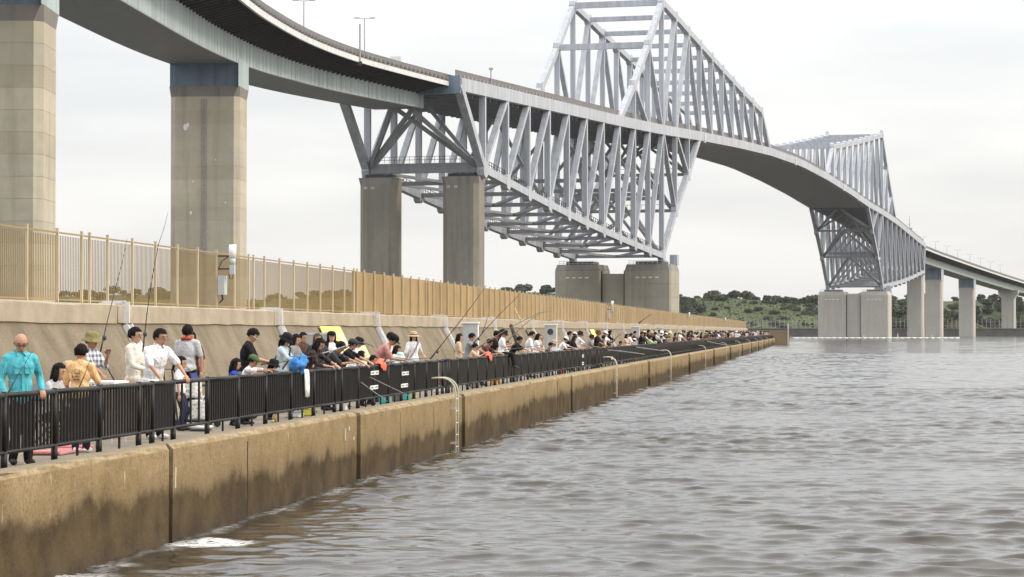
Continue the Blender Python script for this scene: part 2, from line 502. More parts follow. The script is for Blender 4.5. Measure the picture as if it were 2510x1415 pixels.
me.materials.append(m_water); me.materials.append(m_water_far)
mi = np.zeros(len(Fq), np.int32); mi[V[Fq[:, 0], 1] > 329.5] = 1
me.polygons.foreach_set('material_index', mi)
water = link('water', me, None)
tag(water, 'choppy grey sea water reflecting the overcast sky', kind='structure')
# ------------------------------------------------------------------ quay and promenade
S0, DS = sY(35.09), 14.28            # first joint in view, block length
S_END = sY(549)
S_BEG = S0 - 2 * DS
NBLK = int((S_END - S_BEG) / DS)
quay = empty('quay_wall', Q(S_BEG, 0, 0), QROT, 'long tan concrete quay wall with a ragged dark tide stain', 'quay')
def quay_block(s0, s1, k):
    b = MB()
    n = 24 if k < 6 else 6
    r = random.Random(k)
    g = .04 + .02 * r.random()
    face_off = {1: .03, 2: 0.0, 3: -.075, 4: -.135, 5: -.05, 6: -.10}.get(k, -.10 + .06 * ((k * 7) % 3 - 1))
    rows = [(-1.2, 0.0), (ZQ - .05, 0.0), (ZQ + .005, .03), (ZQ + .035, .07), (ZQ + .035, .34), (ZQ - .10, .36)]
    vs_, fs_ = [], []
    for i in range(n + 1):
        s = s0 + g + (s1 - s0 - 2 * g) * i / n
        for j, (z, w) in enumerate(rows):
            e = 0.022 if j in (1, 2, 3) else 0.0
            vs_.append(Q(s, w + (face_off if j < 3 else 0) + r.uniform(-e, e) * .8, z + r.uniform(-e, e) * .5))
    m = len(rows)
    for i in range(n):
        for j in range(m - 1): fs_.append((i * m + j, i * m + j + 1, (i + 1) * m + j + 1, (i + 1) * m + j)[::-1])
    fs_.append(tuple(range(m))); fs_.append(tuple(n * m + j for j in range(m))[::-1])
    b.add(vs_, fs_)
    return b.build('concrete_block', m_quay, quay)
for k in range(NBLK):
    s0 = S_BEG + k * DS
    bo = quay_block(s0, s0 + DS, k)
    # narrow construction joints at the thirds, rust stained filler in the expansion joint
    if k < 16:
        cb = MB(); fo_ = {1: .03, 2: 0.0, 3: -.075, 4: -.135, 5: -.05, 6: -.10}.get(k, -.10 + .06 * ((k * 7) % 3 - 1))
        for q in (1, 2):
            sj = s0 + DS * q / 3.0
            cb.beam(Q(sj, fo_ + .004, -1), Q(sj + .01, fo_ + .004, ZQ - .14), .020, .016, EQ)
        tag(cb.build('construction_joint', m_joint, bo), kind='stuff')
    jb = MB(); p = Q(s0, .16, .1)
    jb.box(p, (.09, .24, 2.5), QROT); jb.build('expansion_joint', m_joint, quay)
# short rusty tie bars and pale bird-lime marks that stand proud of the wall in the first blocks
for (px, py, h) in ((428, 1170, .30), (845, 1065, .24), (855, 1050, .08), (866, 1075, .06), (1235, 955, .05)):
    Yp = 55440.0 / (2000 - px); z = CAM_Z + (HOR - py) * Yp / 6000
    b = MB(); s = sY(Yp); fo_ = -.012 if px < 900 else -.09
    b.beam(Q(s, fo_, z - h / 2), Q(s + .02, fo_, z + h / 2), .022, .02, EQ)
    b.build('tie_bar', m_offwhite, quay)

prom = MB()
N_ = 60
vs_, fs_ = [], []
for i in range(N_ + 1):
    s = S_BEG + (S_END - S_BEG) * i / N_
    for w in (.352, 2.0, 4.0, 5.62): vs_.append(Q(s, w, ZQ - .004))
for i in range(N_):
    for j in range(3): fs_.append((i * 4 + j, (i + 1) * 4 + j, (i + 1) * 4 + j + 1, i * 4 + j + 1)[::-1])
prom.add(vs_, fs_)
tag(prom.build('promenade', m_prom), 'worn concrete walkway along the top of the quay', kind='structure')

# ------------------------------------------------------------------ seawall behind the walkway
FP = 16.12                                        # spacing of fence bays, cap joints and drain chutes
SF0 = sY(54.6, 7.0)
SC0 = sY(55.9, 6.6)
sea = empty('seawall', Q(S_BEG, 5.6, ZQ), QROT, 'sloping concrete seawall with a pale coping behind the crowd', 'seawall')
nseg = int((sY(575) - S_BEG) / FP) + 1
ZC0, ZC1 = 3.22, 3.63
cap_edges = [SC0 - .62 + FP * i for i in range(-3, 40)]
cap_edges = [s for s in cap_edges if s < sY(580)]
for i in range(len(cap_edges) - 1):
    s0, s1 = cap_edges[i], cap_edges[i + 1]
    r = random.Random(100 + i); n = 14 if i < 8 else 3
    vs_, fs_ = [], []
    rows = [(5.60, ZQ - .3), (6.06, 2.28), (6.54, 3.20)]
    for a in range(n + 1):
        s = s0 + .01 + (s1 - s0 - .02) * a / n
        for (w, z) in rows: vs_.append(Q(s, w + r.uniform(-.012, .012), z))
    for a in range(n):
        for j in range(2): fs_.append((a * 3 + j, a * 3 + j + 1, a * 3 + j + 4, a * 3 + j + 3)[::-1])
    MB().add(vs_, fs_).build('slope_slab', m_slope, sea)
    b = MB()
    rows = [(6.60, ZC0 - .06), (6.485, ZC0 - .02), (6.485, ZC1 - .04), (6.53, ZC1), (7.5, ZC1 + .02), (7.5, 2.0)]
    vs_, fs_ = [], []
    for a in range(n + 1):
        s = s0 + .02 + (s1 - s0 - .04) * a / n
        for j, (w, z) in enumerate(rows):
            e = .016 if j in (1, 2, 3) else 0
            vs_.append(Q(s, w + r.uniform(-e, e), z + r.uniform(-e, e)))
    m = len(rows)
    for a in range(n):
        for j in range(m - 1): fs_.append((a * m + j, a * m + j + 1, (a + 1) * m + j + 1, (a + 1) * m + j)[::-1])
    fs_.append(tuple(range(m))); fs_.append(tuple(n * m + j for j in range(m))[::-1])
    b.add(vs_, fs_).build('coping_block', m_cap, sea)
# drain chutes: a tray across the coping, a box down its face, a flat channel down the slope
m_chutebox = M('chute_box_concrete', (.42, .36, .28), .9, .2, 5)
for i in range(0, 32):
    s = SC0 + FP * i
    if s > sY(570): break
    ch = MB()
    ch.beam(Q(s - .14, 7.05, ZC1 + .05), Q(s - .14, 6.44, ZC1 + .05), .05, .07, EQ)
    ch.beam(Q(s - .14, 6.42, ZC1 + .06), Q(s - .14, 6.42, ZC0 - .02), .05, .16, EQ)
    cho = ch.build('drain_chute', m_chute, sea)
    MB().beam(Q(s + .02, 6.42, ZC1 - .01), Q(s + .02, 6.42, ZC0 + .02), .24, .12, EQ).build('chute_box', m_chutebox, cho)
    ch = MB()
    for ds, hh, ww in ((0, .05, .40), (-.19, .13, .04), (.19, .13, .04)):
        ch.beam(Q(s + .05 + ds, 6.50 - hh * .45, ZC0 - .08 + hh * .2), Q(s + .05 + ds, 5.60 - hh * .45, ZQ + .05 + hh * .2), ww, hh, EQ)
    ch.build('slope_channel', m_chute, cho)

land = MB()
pts = [Q(S_BEG, 7.5, 2.5), Q(sY(575), 7.5, 2.5), Q(sY(575), 140, 2.5), Q(S_BEG, 200, 2.5)]
low = [Vector((p.x, p.y, -1)) for p in pts]
land.add(pts + low, [(0, 1, 2, 3), (1, 5, 6, 2), (0, 4, 5, 1), (2, 6, 7, 3)])
m_land = M('park_grass', (.085, .085, .075), .95, .35, .3, .3, 4)
tag(land.build('land', m_land), 'grassy ground behind the seawall', kind='structure')

# end of the quay: cross wall with a taller block standing in the water
ew = empty('end_wall', Vector((57, 549, 0)), 0, 'square concrete block wall closing the far end of the quay', 'wall')
m_endwall = concrete('end_wall_concrete', (.27, .20, .13), stain=(.13, .095, .06), stain_f=.7)
b = MB(); b.box((58.7, 551, 1.0), (7.0, 3.4, 4.05)); b.build('wall_block', m_endwall, ew)
b = MB(); b.box((58.7, 551, 3.07), (7.2, 3.6, .12)); b.build('wall_coping', m_cap, ew)
b = MB(); b.box((47.5, 552, 1.05), (14.5, 3.0, 4.2)); b.build('wall_return', m_endwall, ew)
b = MB(); b.tube([(61.9, 549.1, -.5), (61.9, 549.1, 4.7)], .09, 8); b.build('marker_pole', m_offwhite, ew)
b = MB(); b.box((58.0 - 1.6, 548.9, 1.3), (.55, .5, 3.0)); b.build('wall_post', m_quay, ew)

# ------------------------------------------------------------------ golden fence on the seawall
WF, ZF0, ZF1 = 7.0, ZC1 + .02, 5.19
post_me = MB(); post_me.box((0, 0, (ZF1 - ZF0 + .03) / 2), (.06, .055, ZF1 - ZF0 + .03)); post_me.box((0, 0, ZF1 - ZF0 + .035), (.07, .065, .02)); post_me = post_me.mesh('fence_post')
post_me.materials.append(m_fencepost)
slat_me = MB(); slat_me.box((0, 0, .73), (.012, .015, 1.40)); slat_me = slat_me.mesh('fence_slat'); slat_me.materials.append(m_slat)
def fence_posts(i):
    j0 = SF0 + FP * i
    return [j0 - .3, j0 + .3] + [j0 + 1.7 + 2.06 * q for q in range(7)]
SPLIT = SF0 + FP * 2 - .3
f1 = empty('slat_fence', Q(S_BEG, WF, ZF0), QROT, 'golden fence of thin open slats with sky showing through', 'fence')
f2 = empty('panel_fence', Q(SPLIT, WF, ZF0), QROT, 'solid golden panel fence running to the far end of the seawall', 'fence')
def loc_in(par, s, w, z): return wmat(par).inverted() @ Q(s, w, z)
allp = []
for i in range(-2, 33): allp += fence_posts(i)
allp = sorted(s for s in allp if S0 - 6 < s < sY(572))
slat_n = 0
late = MB()
for a, b_ in zip(allp[:-1], allp[1:]):
    par = f1 if b_ <= SPLIT + .05 else f2
    link('fence_post', post_me, None, par, loc=loc_in(par, a, WF, ZF0))
    if par is f1:
        for z in (ZF0 + .05, ZF1 - .05):
            rb = MB(); rb.beam(Q(a + .03, WF, z), Q(b_ - .03, WF, z), .03, .035); rb.build('fence_rail', m_slat, par)
        n = max(2, int(round((b_ - a) / .115)))
        for q in range(1, n):
            s = a + (b_ - a) * q / n
            if slat_n < 298:
                link('fence_slat', slat_me, None, par, loc=loc_in(par, s, WF, ZF0)); slat_n += 1
            else: late.box(Q(s, WF, ZF0 + .73), (.012, .015, 1.40), QROT)
    else:
        pb = MB()
        n = 14 if a < SPLIT + 60 else 6
        vs_, fs_ = [], []
        for q in range(n + 1):
            s = a + .035 + (b_ - a - .07) * q / n; w = WF + .05 + (.010 if q % 2 else -.010) if n > 6 else WF + .05
            vs_ += [Q(s, w, ZF0 + .03), Q(s, w, ZF1 - .04), Q(s, w + .02, ZF0 + .03), Q(s, w + .02, ZF1 - .04)]
        for q in range(n):
            o = q * 4
            fs_ += [(o, o + 1, o + 5, o + 4), (o + 2, o + 6, o + 7, o + 3), (o + 1, o + 3, o + 7, o + 5)]
        pb.add(vs_, fs_).build('fence_panel', (m_fence, m_fence2, m_fence, m_fence3)[int(a * 3.7) % 4], par)
if late.v: tag(late.build('fence_slats', m_slat, f1), kind='stuff')

# floodlights with their switch boxes, strapped to fence posts
def floodlight(px, label, box=True):
    s = pxs(px, WF)
    s = min(allp, key=lambda q: abs(q - s))
    o = empty('floodlight', Q(s, WF - .05, ZF1), QROT, label, 'floodlight', 'floodlights on the fence')
    b = MB(); b.beam(Q(s, WF - .05, ZF1 - .13), Q(s, WF - .42, ZF1 - .13), .045, .045); b.beam(Q(s, WF - .05, ZF1 - .48), Q(s, WF - .40, ZF1 - .48), .04, .04)
    b.tube([Q(s, WF - .06, ZF1 - .48), Q(s, WF - .15, ZF1 - .27), Q(s, WF - .34, ZF1 - .14)], .014, 6)
    b.build('bracket_arm', m_dark, o)
    b = MB(); b.tube([Q(s, WF - .45, ZF1 - .18), Q(s, WF - .45, ZF1 + .18)], .10, 14); b.build('lamp_head', m_white, o, True)
    b = MB(); b.tube([Q(s, WF - .45, ZF1 - .36), Q(s, WF - .45, ZF1 - .18)], [.07, .085], 12); b.build('lamp_collar', m_galv, o, True)
    b = MB(); b.box(Q(s, WF - .45, ZF1 - .50), (.16, .13, .26), QROT); b.build('junction_box', m_cab, o)
    b = MB(); b.tube([Q(s, WF - .47, ZF1 - .62), Q(s, WF - .46, ZF1 - .74), Q(s + .02, WF - .38, ZF1 - .76), Q(s + .02, WF - .34, ZF1 - .6)], .012, 6); b.build('cable', m_black, o)
    if box:
        o2 = empty('switch_box', Q(s, WF - .05, ZF0 + .3), QROT, 'pale switch box with cables on the fence post ' + ('below the nearest floodlight' if px < 600 else 'below the distant floodlight'), 'switch box', 'switch boxes on the fence')
        b = MB(); b.box(Q(s + .05, WF - .16, ZF0 + .62), (.34, .18, .52), QROT); b.build('case', m_cab, o2)
        b = MB(); b.box(Q(s + .235, WF - .16, ZF0 + .62), (.02, .16, .48), QROT); b.build('door', m_offwhite, o2)
        b = MB()
        for q in range(3): b.tube([Q(s - .06 + .06 * q, WF - .15, ZF0 + .37), Q(s - .05 + .07 * q, WF - .18, ZF0 + .24), Q(s - .08 + .05 * q, WF - .1, ZF0 + .14)], .011, 5)
        b.build('cable', m_black, o2)
floodlight(540, 'white cylindrical floodlight on the slat fence before the wide pier')
floodlight(1488, 'white floodlight on the solid fence below the truss main pier')
floodlight(1682, 'small white floodlight on the solid fence beside the green hill', False)
floodlight(1772, 'farthest white floodlight, near the end of the solid fence', False)

# ------------------------------------------------------------------ black railing, one section per quay block
WR, HR = .40, .91
ZR = ZQ + .005
post_m = MB(); post_m.tube([(0, 0, -.02), (0, 0, .20)], .042, 10); post_m.tube([(0, 0, .22), (0, 0, HR + .015)], .036, 10); post_m = post_m.mesh('post')
bar_m = MB(); bar_m.tube([(0, 0, .19), (0, 0, HR - .03)], .019, 6, cap=False); bar_m = bar_m.mesh('bar')
for m_ in (post_m, bar_m):
    m_.materials.append(m_rail); m_.polygons.foreach_set('use_smooth', [True] * len(m_.polygons))
PITCHP = 1.935
rail_labels = {-1: 'black railing section beside the man in turquoise, leftmost of all',
               0: 'black railing section with a gap of widely spaced bars and a white towel',
               1: 'black railing section with four white sticker plates beside the nearest ladder',
               2: 'black railing section just beyond the nearest ladder, with an orange bag',
               3: 'black railing section with bars, before the second ladder along the quay'}
rail_secs = {}
for k in range(-2, NBLK - 2):
    a, b_ = S0 + k * DS + .42, S0 + (k + 1) * DS - .28
    gap = None
    if k == 0: gap = (a + 1.19, a + 3.25)
    elif k == 1: gap = (sY(62.28), sY(64.2))
    elif k > 1 and (k - 1) % 3 == 0:
        sl = sY(63 + 46.5 * (k - 1) / 3); gap = (max(a + .4, sl - .9), min(b_ - .4, sl + .9))
    if k == -2: a = S0 - 2 * DS + 6
    posts = [a]
    segs = [(a, gap[0]), (gap[1], b_)] if gap else [(a, b_)]
    spans = []
    for (u0, u1) in segs:
        n = max(1, int(round((u1 - u0) / PITCHP)))
        ps = [u0 + (u1 - u0) * q / n for q in range(n + 1)]
        spans += [(ps[q], ps[q + 1], False) for q in range(n)]
    if gap: spans.append((gap[0], gap[1], True))
    spans.append((b_, S0 + (k + 1) * DS + .42, 'link'))
    plist = sorted(set([x for sp in spans if sp[2] != 'link' for x in sp[:2]]))
    NTH = ['nearest', 'second', 'third', 'fourth', 'fifth', 'sixth', 'seventh', 'eighth', 'ninth', 'tenth', 'eleventh', 'twelfth', 'thirteenth']
    li, off_ = (k - 1) // 3, (k - 1) % 3
    lab = rail_labels.get(k, 'black railing section ' + ('at the %s quay ladder', 'just past the %s quay ladder', 'well past the %s quay ladder')[off_] % NTH[max(0, li)]) if k > -2 else 'black railing section beside the man in turquoise, leftmost of all'
    if k == -2: continue
    sec = empty('railing', Q(a, WR, ZR), QROT, lab, 'railing', 'railing sections along the quay')
    rail_secs[k] = sec
    for s in plist: link('post', post_m, None, sec, loc=loc_in(sec, s, WR, ZR))
    rb = MB()
    for (u0, u1, g) in spans: rb.tube([Q(u0, WR, ZR + HR - .03), Q(u1, WR, ZR + HR - .03)], .034, 10)
    rb.build('handrail', m_rail, sec, True)
    rb = MB()
    for (u0, u1, g) in spans: rb.tube([Q(u0, WR, ZR + .20), Q(u1, WR, ZR + .20)], .026, 8)
    rb.build('bottom_rail', m_rail, sec, True)
    far = MB(); foot = MB()
    for (u0, u1, g) in spans:
        n = 5 if g == 'link' else 4 if g else 14
        for q in range(1, n):
            s = u0 + (u1 - u0) * q / n
            if k <= 1: link('bar', bar_m, None, sec, loc=loc_in(sec, s, WR, ZR))
            else: far.tube([Q(s, WR, ZR + .19), Q(s, WR, ZR + HR - .03)], .019, 4, cap=False)
        if not g: foot.tube([Q((u0 + u1) / 2, WR, ZR - .02), Q((u0 + u1) / 2, WR, ZR + .2)], .018, 6)
    if far.v: tag(far.build('bars', m_rail, sec), kind='stuff')
    foot.build('support_foot', m_rail, sec)
# white sticker plates on the railing, outside face
def plate(px, py, k, wid=.92, hgt=.085):
    Yp = pxY(px, WR - .03); s = sY(Yp, WR - .03); z = CAM_Z + (HOR - py) * Yp / 6000
    b = MB(); b.box(Q(s, WR - .045, z), (wid, .012, hgt), QROT); o = b.build('sign_plate', m_white, rail_secs[k])
    b = MB()
    for q in range(7):
        if q == 3: continue
        b.box(Q(s - wid * .4 + wid * .8 * q / 6, WR - .0535, z), (wid * .07, .004, hgt * (.35 + .2 * (q % 2))), QROT)
    b.build('lettering', m_ink, o)
plate(917, 914, 1); plate(915.5, 949.5, 1); plate(992, 915.5, 1); plate(990, 945, 1)
plate(1428, 873, 4, .7, .12); plate(1428, 891, 4, .7, .12); plate(1499, 878, 5, .7, .12)

# ------------------------------------------------------------------ yellow ladders over the edge
lad_label = {0: 'cream metal ladder curving over the quay edge, nearest of the row', 1: 'second cream ladder from the near end of the quay', 2: 'third cream ladder from the near end of the quay',
             3: 'fourth cream ladder from the near end of the quay'}
lad_s = [sY(61.5), sY(110.8), sY(152.2), sY(200), sY(247), sY(290), sY(335), sY(378), sY(415), sY(460)]
for i, s in enumerate(lad_s):
    o = empty('quay_ladder', Q(s, 0, ZQ), QROT, lad_label.get(i, '%s cream ladder counted along the quay from the near end' % ['', '', '', '', 'fifth', 'sixth', 'seventh', 'eighth', 'ninth', 'tenth'][i]), 'ladder', 'ladders along the quay')
    for ds in (-.2, .2):
        pts = [Q(s + ds, .44, ZQ + .455), Q(s + ds, .34, ZQ + .475), Q(s + ds, .24, ZQ + .48)]
        pts += [Q(s + ds, .14 - .36 * math.sin(a), ZQ + .12 + .36 * math.cos(a)) for a in np.linspace(.1, math.pi / 2, 7)] + [Q(s + ds, -.22, ZQ - .3), Q(s + ds, -.22, -.9)]
        b = MB(); b.tube(pts, .021, 8); b.build('side_rail', m_ladder, o, True)
    for q in range(7):
        z = ZQ - .05 - .3 * q
        b = MB(); b.tube([Q(s - .2, -.22, z), Q(s + .2, -.22, z)], .017, 6); b.build('rung', m_ladder, o)
    for z in (ZQ - .28, ZQ - 1.15):
        b = MB()
        for ds in (-.2, .2): b.beam(Q(s + ds, -.22, z), Q(s + ds, .0, z), .05, .05)
        b.beam(Q(s - .26, -.01, z), Q(s + .26, -.01, z), .04, .1)
        b.build('wall_bracket', m_ladder, o)

# ------------------------------------------------------------------ cabinets and boards on the seawall
def cabinet(px, label, fan=False, w=4.9, wid=.62):
    s = pxs(px, w)
    o = empty('electric_cabinet', Q(s, w, ZQ), QROT, label, 'cabinet', 'electric cabinets along the seawall')
    b = MB(); b.box(Q(s, w, ZQ + 1.0), (.30, wid, 1.94), QROT); b.build('case', m_cab, o)
    b = MB(); b.box(Q(s, w, ZQ + 2.0), (.40, wid + .12, .07), QROT, .97); b.build('roof_cap', m_white, o)
    b = MB(); b.box(Q(s - .158, w, ZQ + 1.1), (.02, wid - .1, 1.5), QROT); d = b.build('door', m_cab, o)
    b = MB(); b.box(Q(s - .18, w - wid * .33, ZQ + 1.1), (.03, .03, .16), QROT); b.build('handle', m_dark, d)
    b = MB(); b.box(Q(s, w - wid / 2 - .012, ZQ + 1.0), (.26, .02, 1.8), QROT); b.build('side_panel', m_white, o)
    if fan:
        b = MB(); R_ = Matrix.Rotation(QROT, 3, 'Z') @ Matrix.Rotation(math.pi / 2, 3, 'Y')
        b.lathe([(.0, .02), (.05, .03), (.14, .03), (.17, .0)], n=16); b.v = [tuple(Q(s - .175, w, ZQ + 1.62) - R_ @ Vector(p)) for p in b.v]
        b.build('vent_fan', m_dark, o)
cabinet(1153, 'pale grey electric cabinet nearest along the seawall, behind the long-haired woman')
cabinet(1350, 'pale grey electric cabinet with a round black vent, second along the seawall', True)
cabinet(1557, 'third electric cabinet along the seawall, deep in the crowd', False)
cabinet(1616, 'fourth electric cabinet along the seawall, with a dark vent, deep in the crowd', True)

def slope_pt(f, lift=.05):           # point on the sloping seawall, f=0 foot .. 1 top
    return (5.60 + .90 * f - lift * .9, ZQ + 1.83 * f + lift * .42)
def slope_board(px0, L, f0, f1, mat, label, lines=True, name='sign_board', cat='sign'):
    s0 = pxs(px0, 6.3)
    w0, z0 = slope_pt(f0); w1, z1 = slope_pt(f1)
    o = empty(name, Q(s0 + L / 2, w0, z0), QROT, label, cat)
    b = MB(); mid0 = Q(s0, (w0 + w1) / 2, (z0 + z1) / 2); mid1 = Q(s0 + L, (w0 + w1) / 2, (z0 + z1) / 2)
    up = (Q(0, w1, z1) - Q(0, w0, z0)); wd = up.length; up = up.normalized()
    b.beam(mid0, mid1, wd, .03, up); bo = b.build('panel', mat, o)
    nrm = EQ.cross(up); 
    if nrm.dot(Q(0, -1, 0) - Q(0, 0, 0)) < 0: nrm = -nrm
    if lines:
        b = MB(); r = random.Random(int(px0))
        for row in range(9):
            f = .12 + .76 * row / 8; x = .07
            while x < .62:
                l_ = r.uniform(.02, .07)
                p = Q(s0 + L * x, w0, z0) + up * (wd * (1 - f)) + nrm * .0185
                q = Q(s0 + L * (x + l_), w0, z0) + up * (wd * (1 - f)) + nrm * .0185
                b.beam(p, q, wd * .018, .003, up); x += l_ + .02
        b.build('lettering', M('faint_ink', (.55, .47, .10), .6), o)
        b = MB()
        b.beam(Q(s0 + L * .72, w0, z0) + up * wd * .5 + nrm * .019, Q(s0 + L * .94, w0, z0) + up * wd * .5 + nrm * .019, wd * .72, .003, up)
        b.build('printed_picture', M('sign_picture', (.62, .52, .46), .6, .4, 14), o)
    return o
slope_board(793, 3.3, .14, .97, m_yellow, 'bright yellow notice board on the seawall slope behind two smiling women')
slope_board(1449, 3.0, .3, .95, m_yellow, 'small distant yellow notice board on the seawall slope', False)
slope_board(845, 2.6, .02, .62, m_cream, 'plain cream board leaning on the seawall foot beside the man in pink', False, 'leaning_board', 'board')
# grey framed information board
s = pxs(778, 5.0); o = empty('information_board', Q(s, 5.0, ZQ), QROT, 'grey information board in a pale frame behind the red-haired woman', 'sign')
b = MB(); b.box(Q(s, 5.0, ZQ + 1.25), (.04, 1.0, .62), QROT); b.build('panel', M('board_grey', (.33, .35, .36), .5), o)
b = MB(); b.box(Q(s, 5.0, ZQ + 1.58), (.06, 1.1, .06), QROT); b.box(Q(s, 5.53, ZQ + 1.25), (.06, .05, .62), QROT); b.box(Q(s, 4.47, ZQ + 1.25), (.06, .05, .62), QROT); b.build('board_frame', m_galv, o)
for dw in (-.45, .45):
    b = MB(); b.box(Q(s + .05, 5.0 + dw, ZQ + .6), (.05, .05, 1.2), QROT); b.build('leg', m_galv, o)

# ------------------------------------------------------------------ far shore
YS = 1475.0
fs = empty('shore_wall', (250, YS, 0), 0, 'dark low concrete shore wall across the water below the hill', 'wall')
m_shore = M('shore_wall_concrete', (.105, .10, .095), .9, .25, .2)
b = MB(); b.box((250, YS, 1.4), (1500, 3, 6.2)); b.build('wall_face', m_shore, fs)
b = MB(); b.box((250, YS - .1, 4.6), (1500, 3.6, .25)); b.build('wall_coping', M('shore_coping', (.2, .19, .18), .9), fs)
def hill_z(x, y):
    d = y - YS
    if d < 4: return 3.6
    d0 = 4 + max(0.0, min(150.0, (x - 262) * 2.6))
    if d < d0: return 3.8
    prof = min(1.0, (d - d0) / 130.0)
    h = 4.2 + 19.5 * (prof * prof * (3 - 2 * prof)) ** .8
    h += 1.6 * math.sin(x * .017 + 1.0) * prof + 1.0 * math.sin(x * .051 + y * .02) * prof
    h += 1.2 * mnoise.noise(Vector((x * .03, y * .03, 0))) * prof
    if x < 90: h += min(2.0, (90 - x) * .02) * prof
    return h
vs_, fs_ = [], []
NX, NY = 170, 44
for j in range(NY):
    y = YS + 2 + 420 * j / (NY - 1)
    for i in range(NX):
        x = -420 + 1150 * i / (NX - 1)
        vs_.append((x, y, hill_z(x, y)))
for j in range(NY - 1):
    for i in range(NX - 1): fs_.append((j * NX + i, j * NX + i + 1, (j + 1) * NX + i + 1, (j + 1) * NX + i))
t = NT('hill_grass')
n1 = t.noise(.05, 6, None, .65); n2 = t.noise(.4, 5, None, .7)
c = t.mix(t.rng(n1, .35, .65), (.052, .067, .031), (.098, .108, .056))
c = t.mix(t.math('MULTIPLY', t.rng(n2, .5, .7), .7), c, (.048, .062, .028))
c = t.mix(t.math('MULTIPLY', t.rng(t.noise(.11, 4), .60, .72), .55), c, (.19, .17, .10))
hb = t.bump(n2, .8, 1.0)
MB().add(vs_, fs_)
hm = MB(); hm.add(vs_, fs_)
tag(hm.build('hill', t.out(c, .95, 0, .1, hb), None, True), 'green scrubby hill on the far shore', kind='structure')
# leafy crowns: clouds of small faces around several lobes
def crown_mesh(name, seed, n=420, flat=.75):
    r = np.random.default_rng(seed)
    lobes = [(r.uniform(-.6, .6), r.uniform(-.6, .6), r.uniform(-.3, .5) * flat, r.uniform(.34, .58)) for _ in range(8)]
    b = MB()
    for lx, ly, lz, lr in lobes:
        for _ in range(n // 8):
            d = r.normal(size=3); d /= np.linalg.norm(d)
            rr = lr * (.72 + .34 * r.random())
            p = np.array((lx, ly, lz)) + d * rr * np.array((1, 1, flat))
            a = r.normal(size=3); a /= np.linalg.norm(a); c_ = np.cross(a, d); c_ /= max(1e-6, np.linalg.norm(c_)); s_ = .07 + .08 * r.random()
            q = np.cross(c_, a)
            b.add([p - c_ * s_ - q * s_ * .6, p + c_ * s_ - q * s_ * .6, p + c_ * s_ * .7 + q * s_, p - c_ * s_ * .7 + q * s_], [(0, 1, 2, 3)])
    for lx, ly, lz, lr in lobes: b.sphere((lx, ly, lz), (lr * .72, lr * .72, lr * .72 * flat), 8, 5)
    return b.mesh(name)
def leafmat(name, col):
    t = NT(name); n_ = t.noise(.9, 3); n2 = t.noise(.15, 2)
    c = t.mix(t.rng(n_, .3, .7), sc(col, .6), sc(col, 1.35)); c = t.mix(t.math('MULTIPLY', t.rng(n2, .4, .7), .4), c, sc(col, .7))
    return t.out(c, .85, 0, .2)
LM = [leafmat('leaf_dark', (.062, .078, .048)), leafmat('leaf_mid', (.075, .092, .055)), leafmat('leaf_olive', (.08, .09, .052))]
crowns = []
for i in range(8):
    me_ = crown_mesh('crown', 40 + i, 420, .62 if i % 2 else .78); me_.materials.append(LM[i % 3]); crowns.append(me_)
trunk_me = MB(); trunk_me.tube([(0, 0, -.4), (.02, 0, .4), (-.03, .02, 1.0)], [.11, .085, .05], 7)
for k in range(3): trunk_me.tube([(0, 0, .55), (.35 * math.cos(k * 2.1), .35 * math.sin(k * 2.1), 1.05)], [.05, .02], 5)
trunk_me = trunk_me.mesh('trunk'); trunk_me.materials.append(M('bark', (.06, .045, .032), .95))
def tree(x, y, r, label, group, trunk=True, name='broadleaf_tree', cat='tree', dz=0.0):
    z = hill_z(x, y) + dz
    o = empty(name, (x, y, z), random.uniform(0, 6.28), label, cat, group)
    h = r * (.5 if trunk else .2)
    c_ = link('crown', random.choice(crowns), None, o, loc=(0, 0, h)); c_.scale = (r, r, r * random.uniform(.8, 1.1))
    if trunk:
        tk = link('trunk', trunk_me, None, o, loc=(0, 0, 0)); tk.scale = (r * .8, r * .8, r * .9)
    return o
rt = random.Random(5)
for i in range(215):                       # ridge, gaps left in it
    px = rt.uniform(1200, 2520) if i < 125 else rt.uniform(60, 1200)
    Y = YS + rt.uniform(105, 170) + (140 if px > 2330 else 0); x = (px - CX) / 6000 * Y
    tree(x, Y, rt.choice((1.6, 2.2, 2.8, 3.4, 4.2, 4.8)) * rt.uniform(.85, 1.15), 'dark green tree on the ridge of the far hill', 'trees on the far ridge')
for i in range(95):                       # belt of trees further right and behind the pier row
    px = rt.uniform(2170, 2530) if i < 75 else rt.uniform(1650, 1720)
    Y = YS + rt.uniform(12, 100); x = (px - CX) / 6000 * Y
    if px > 2330: Y += 150; x = (px - CX) / 6000 * Y
    tree(x, Y, rt.uniform(3.2, 5.6), 'dense dark tree on the far shore behind the slim bridge piers', 'shore trees behind the piers')
for i in range(200):                      # bushes on the slope
    px = rt.uniform(1640, 2200) if i < 150 else rt.uniform(80, 1640); Y = YS + rt.uniform(14, 120) ; x = (px - CX) / 6000 * Y
    tree(x, Y, rt.choice((.8, 1.0, 1.3, 1.6, 2.0, 2.6, 3.2)), 'round dark bush on the grassy slope of the far hill', 'bushes on the far slope', False, 'bush', 'bush')
for i in range(40):
    px = rt.uniform(60, 900); Y = YS + rt.uniform(10, 60); x = (px - CX) / 6000 * Y
    tree(x, Y, rt.uniform(3, 5), 'dark tree on the far shore seen through the slat fence', 'trees seen through the slat fence')
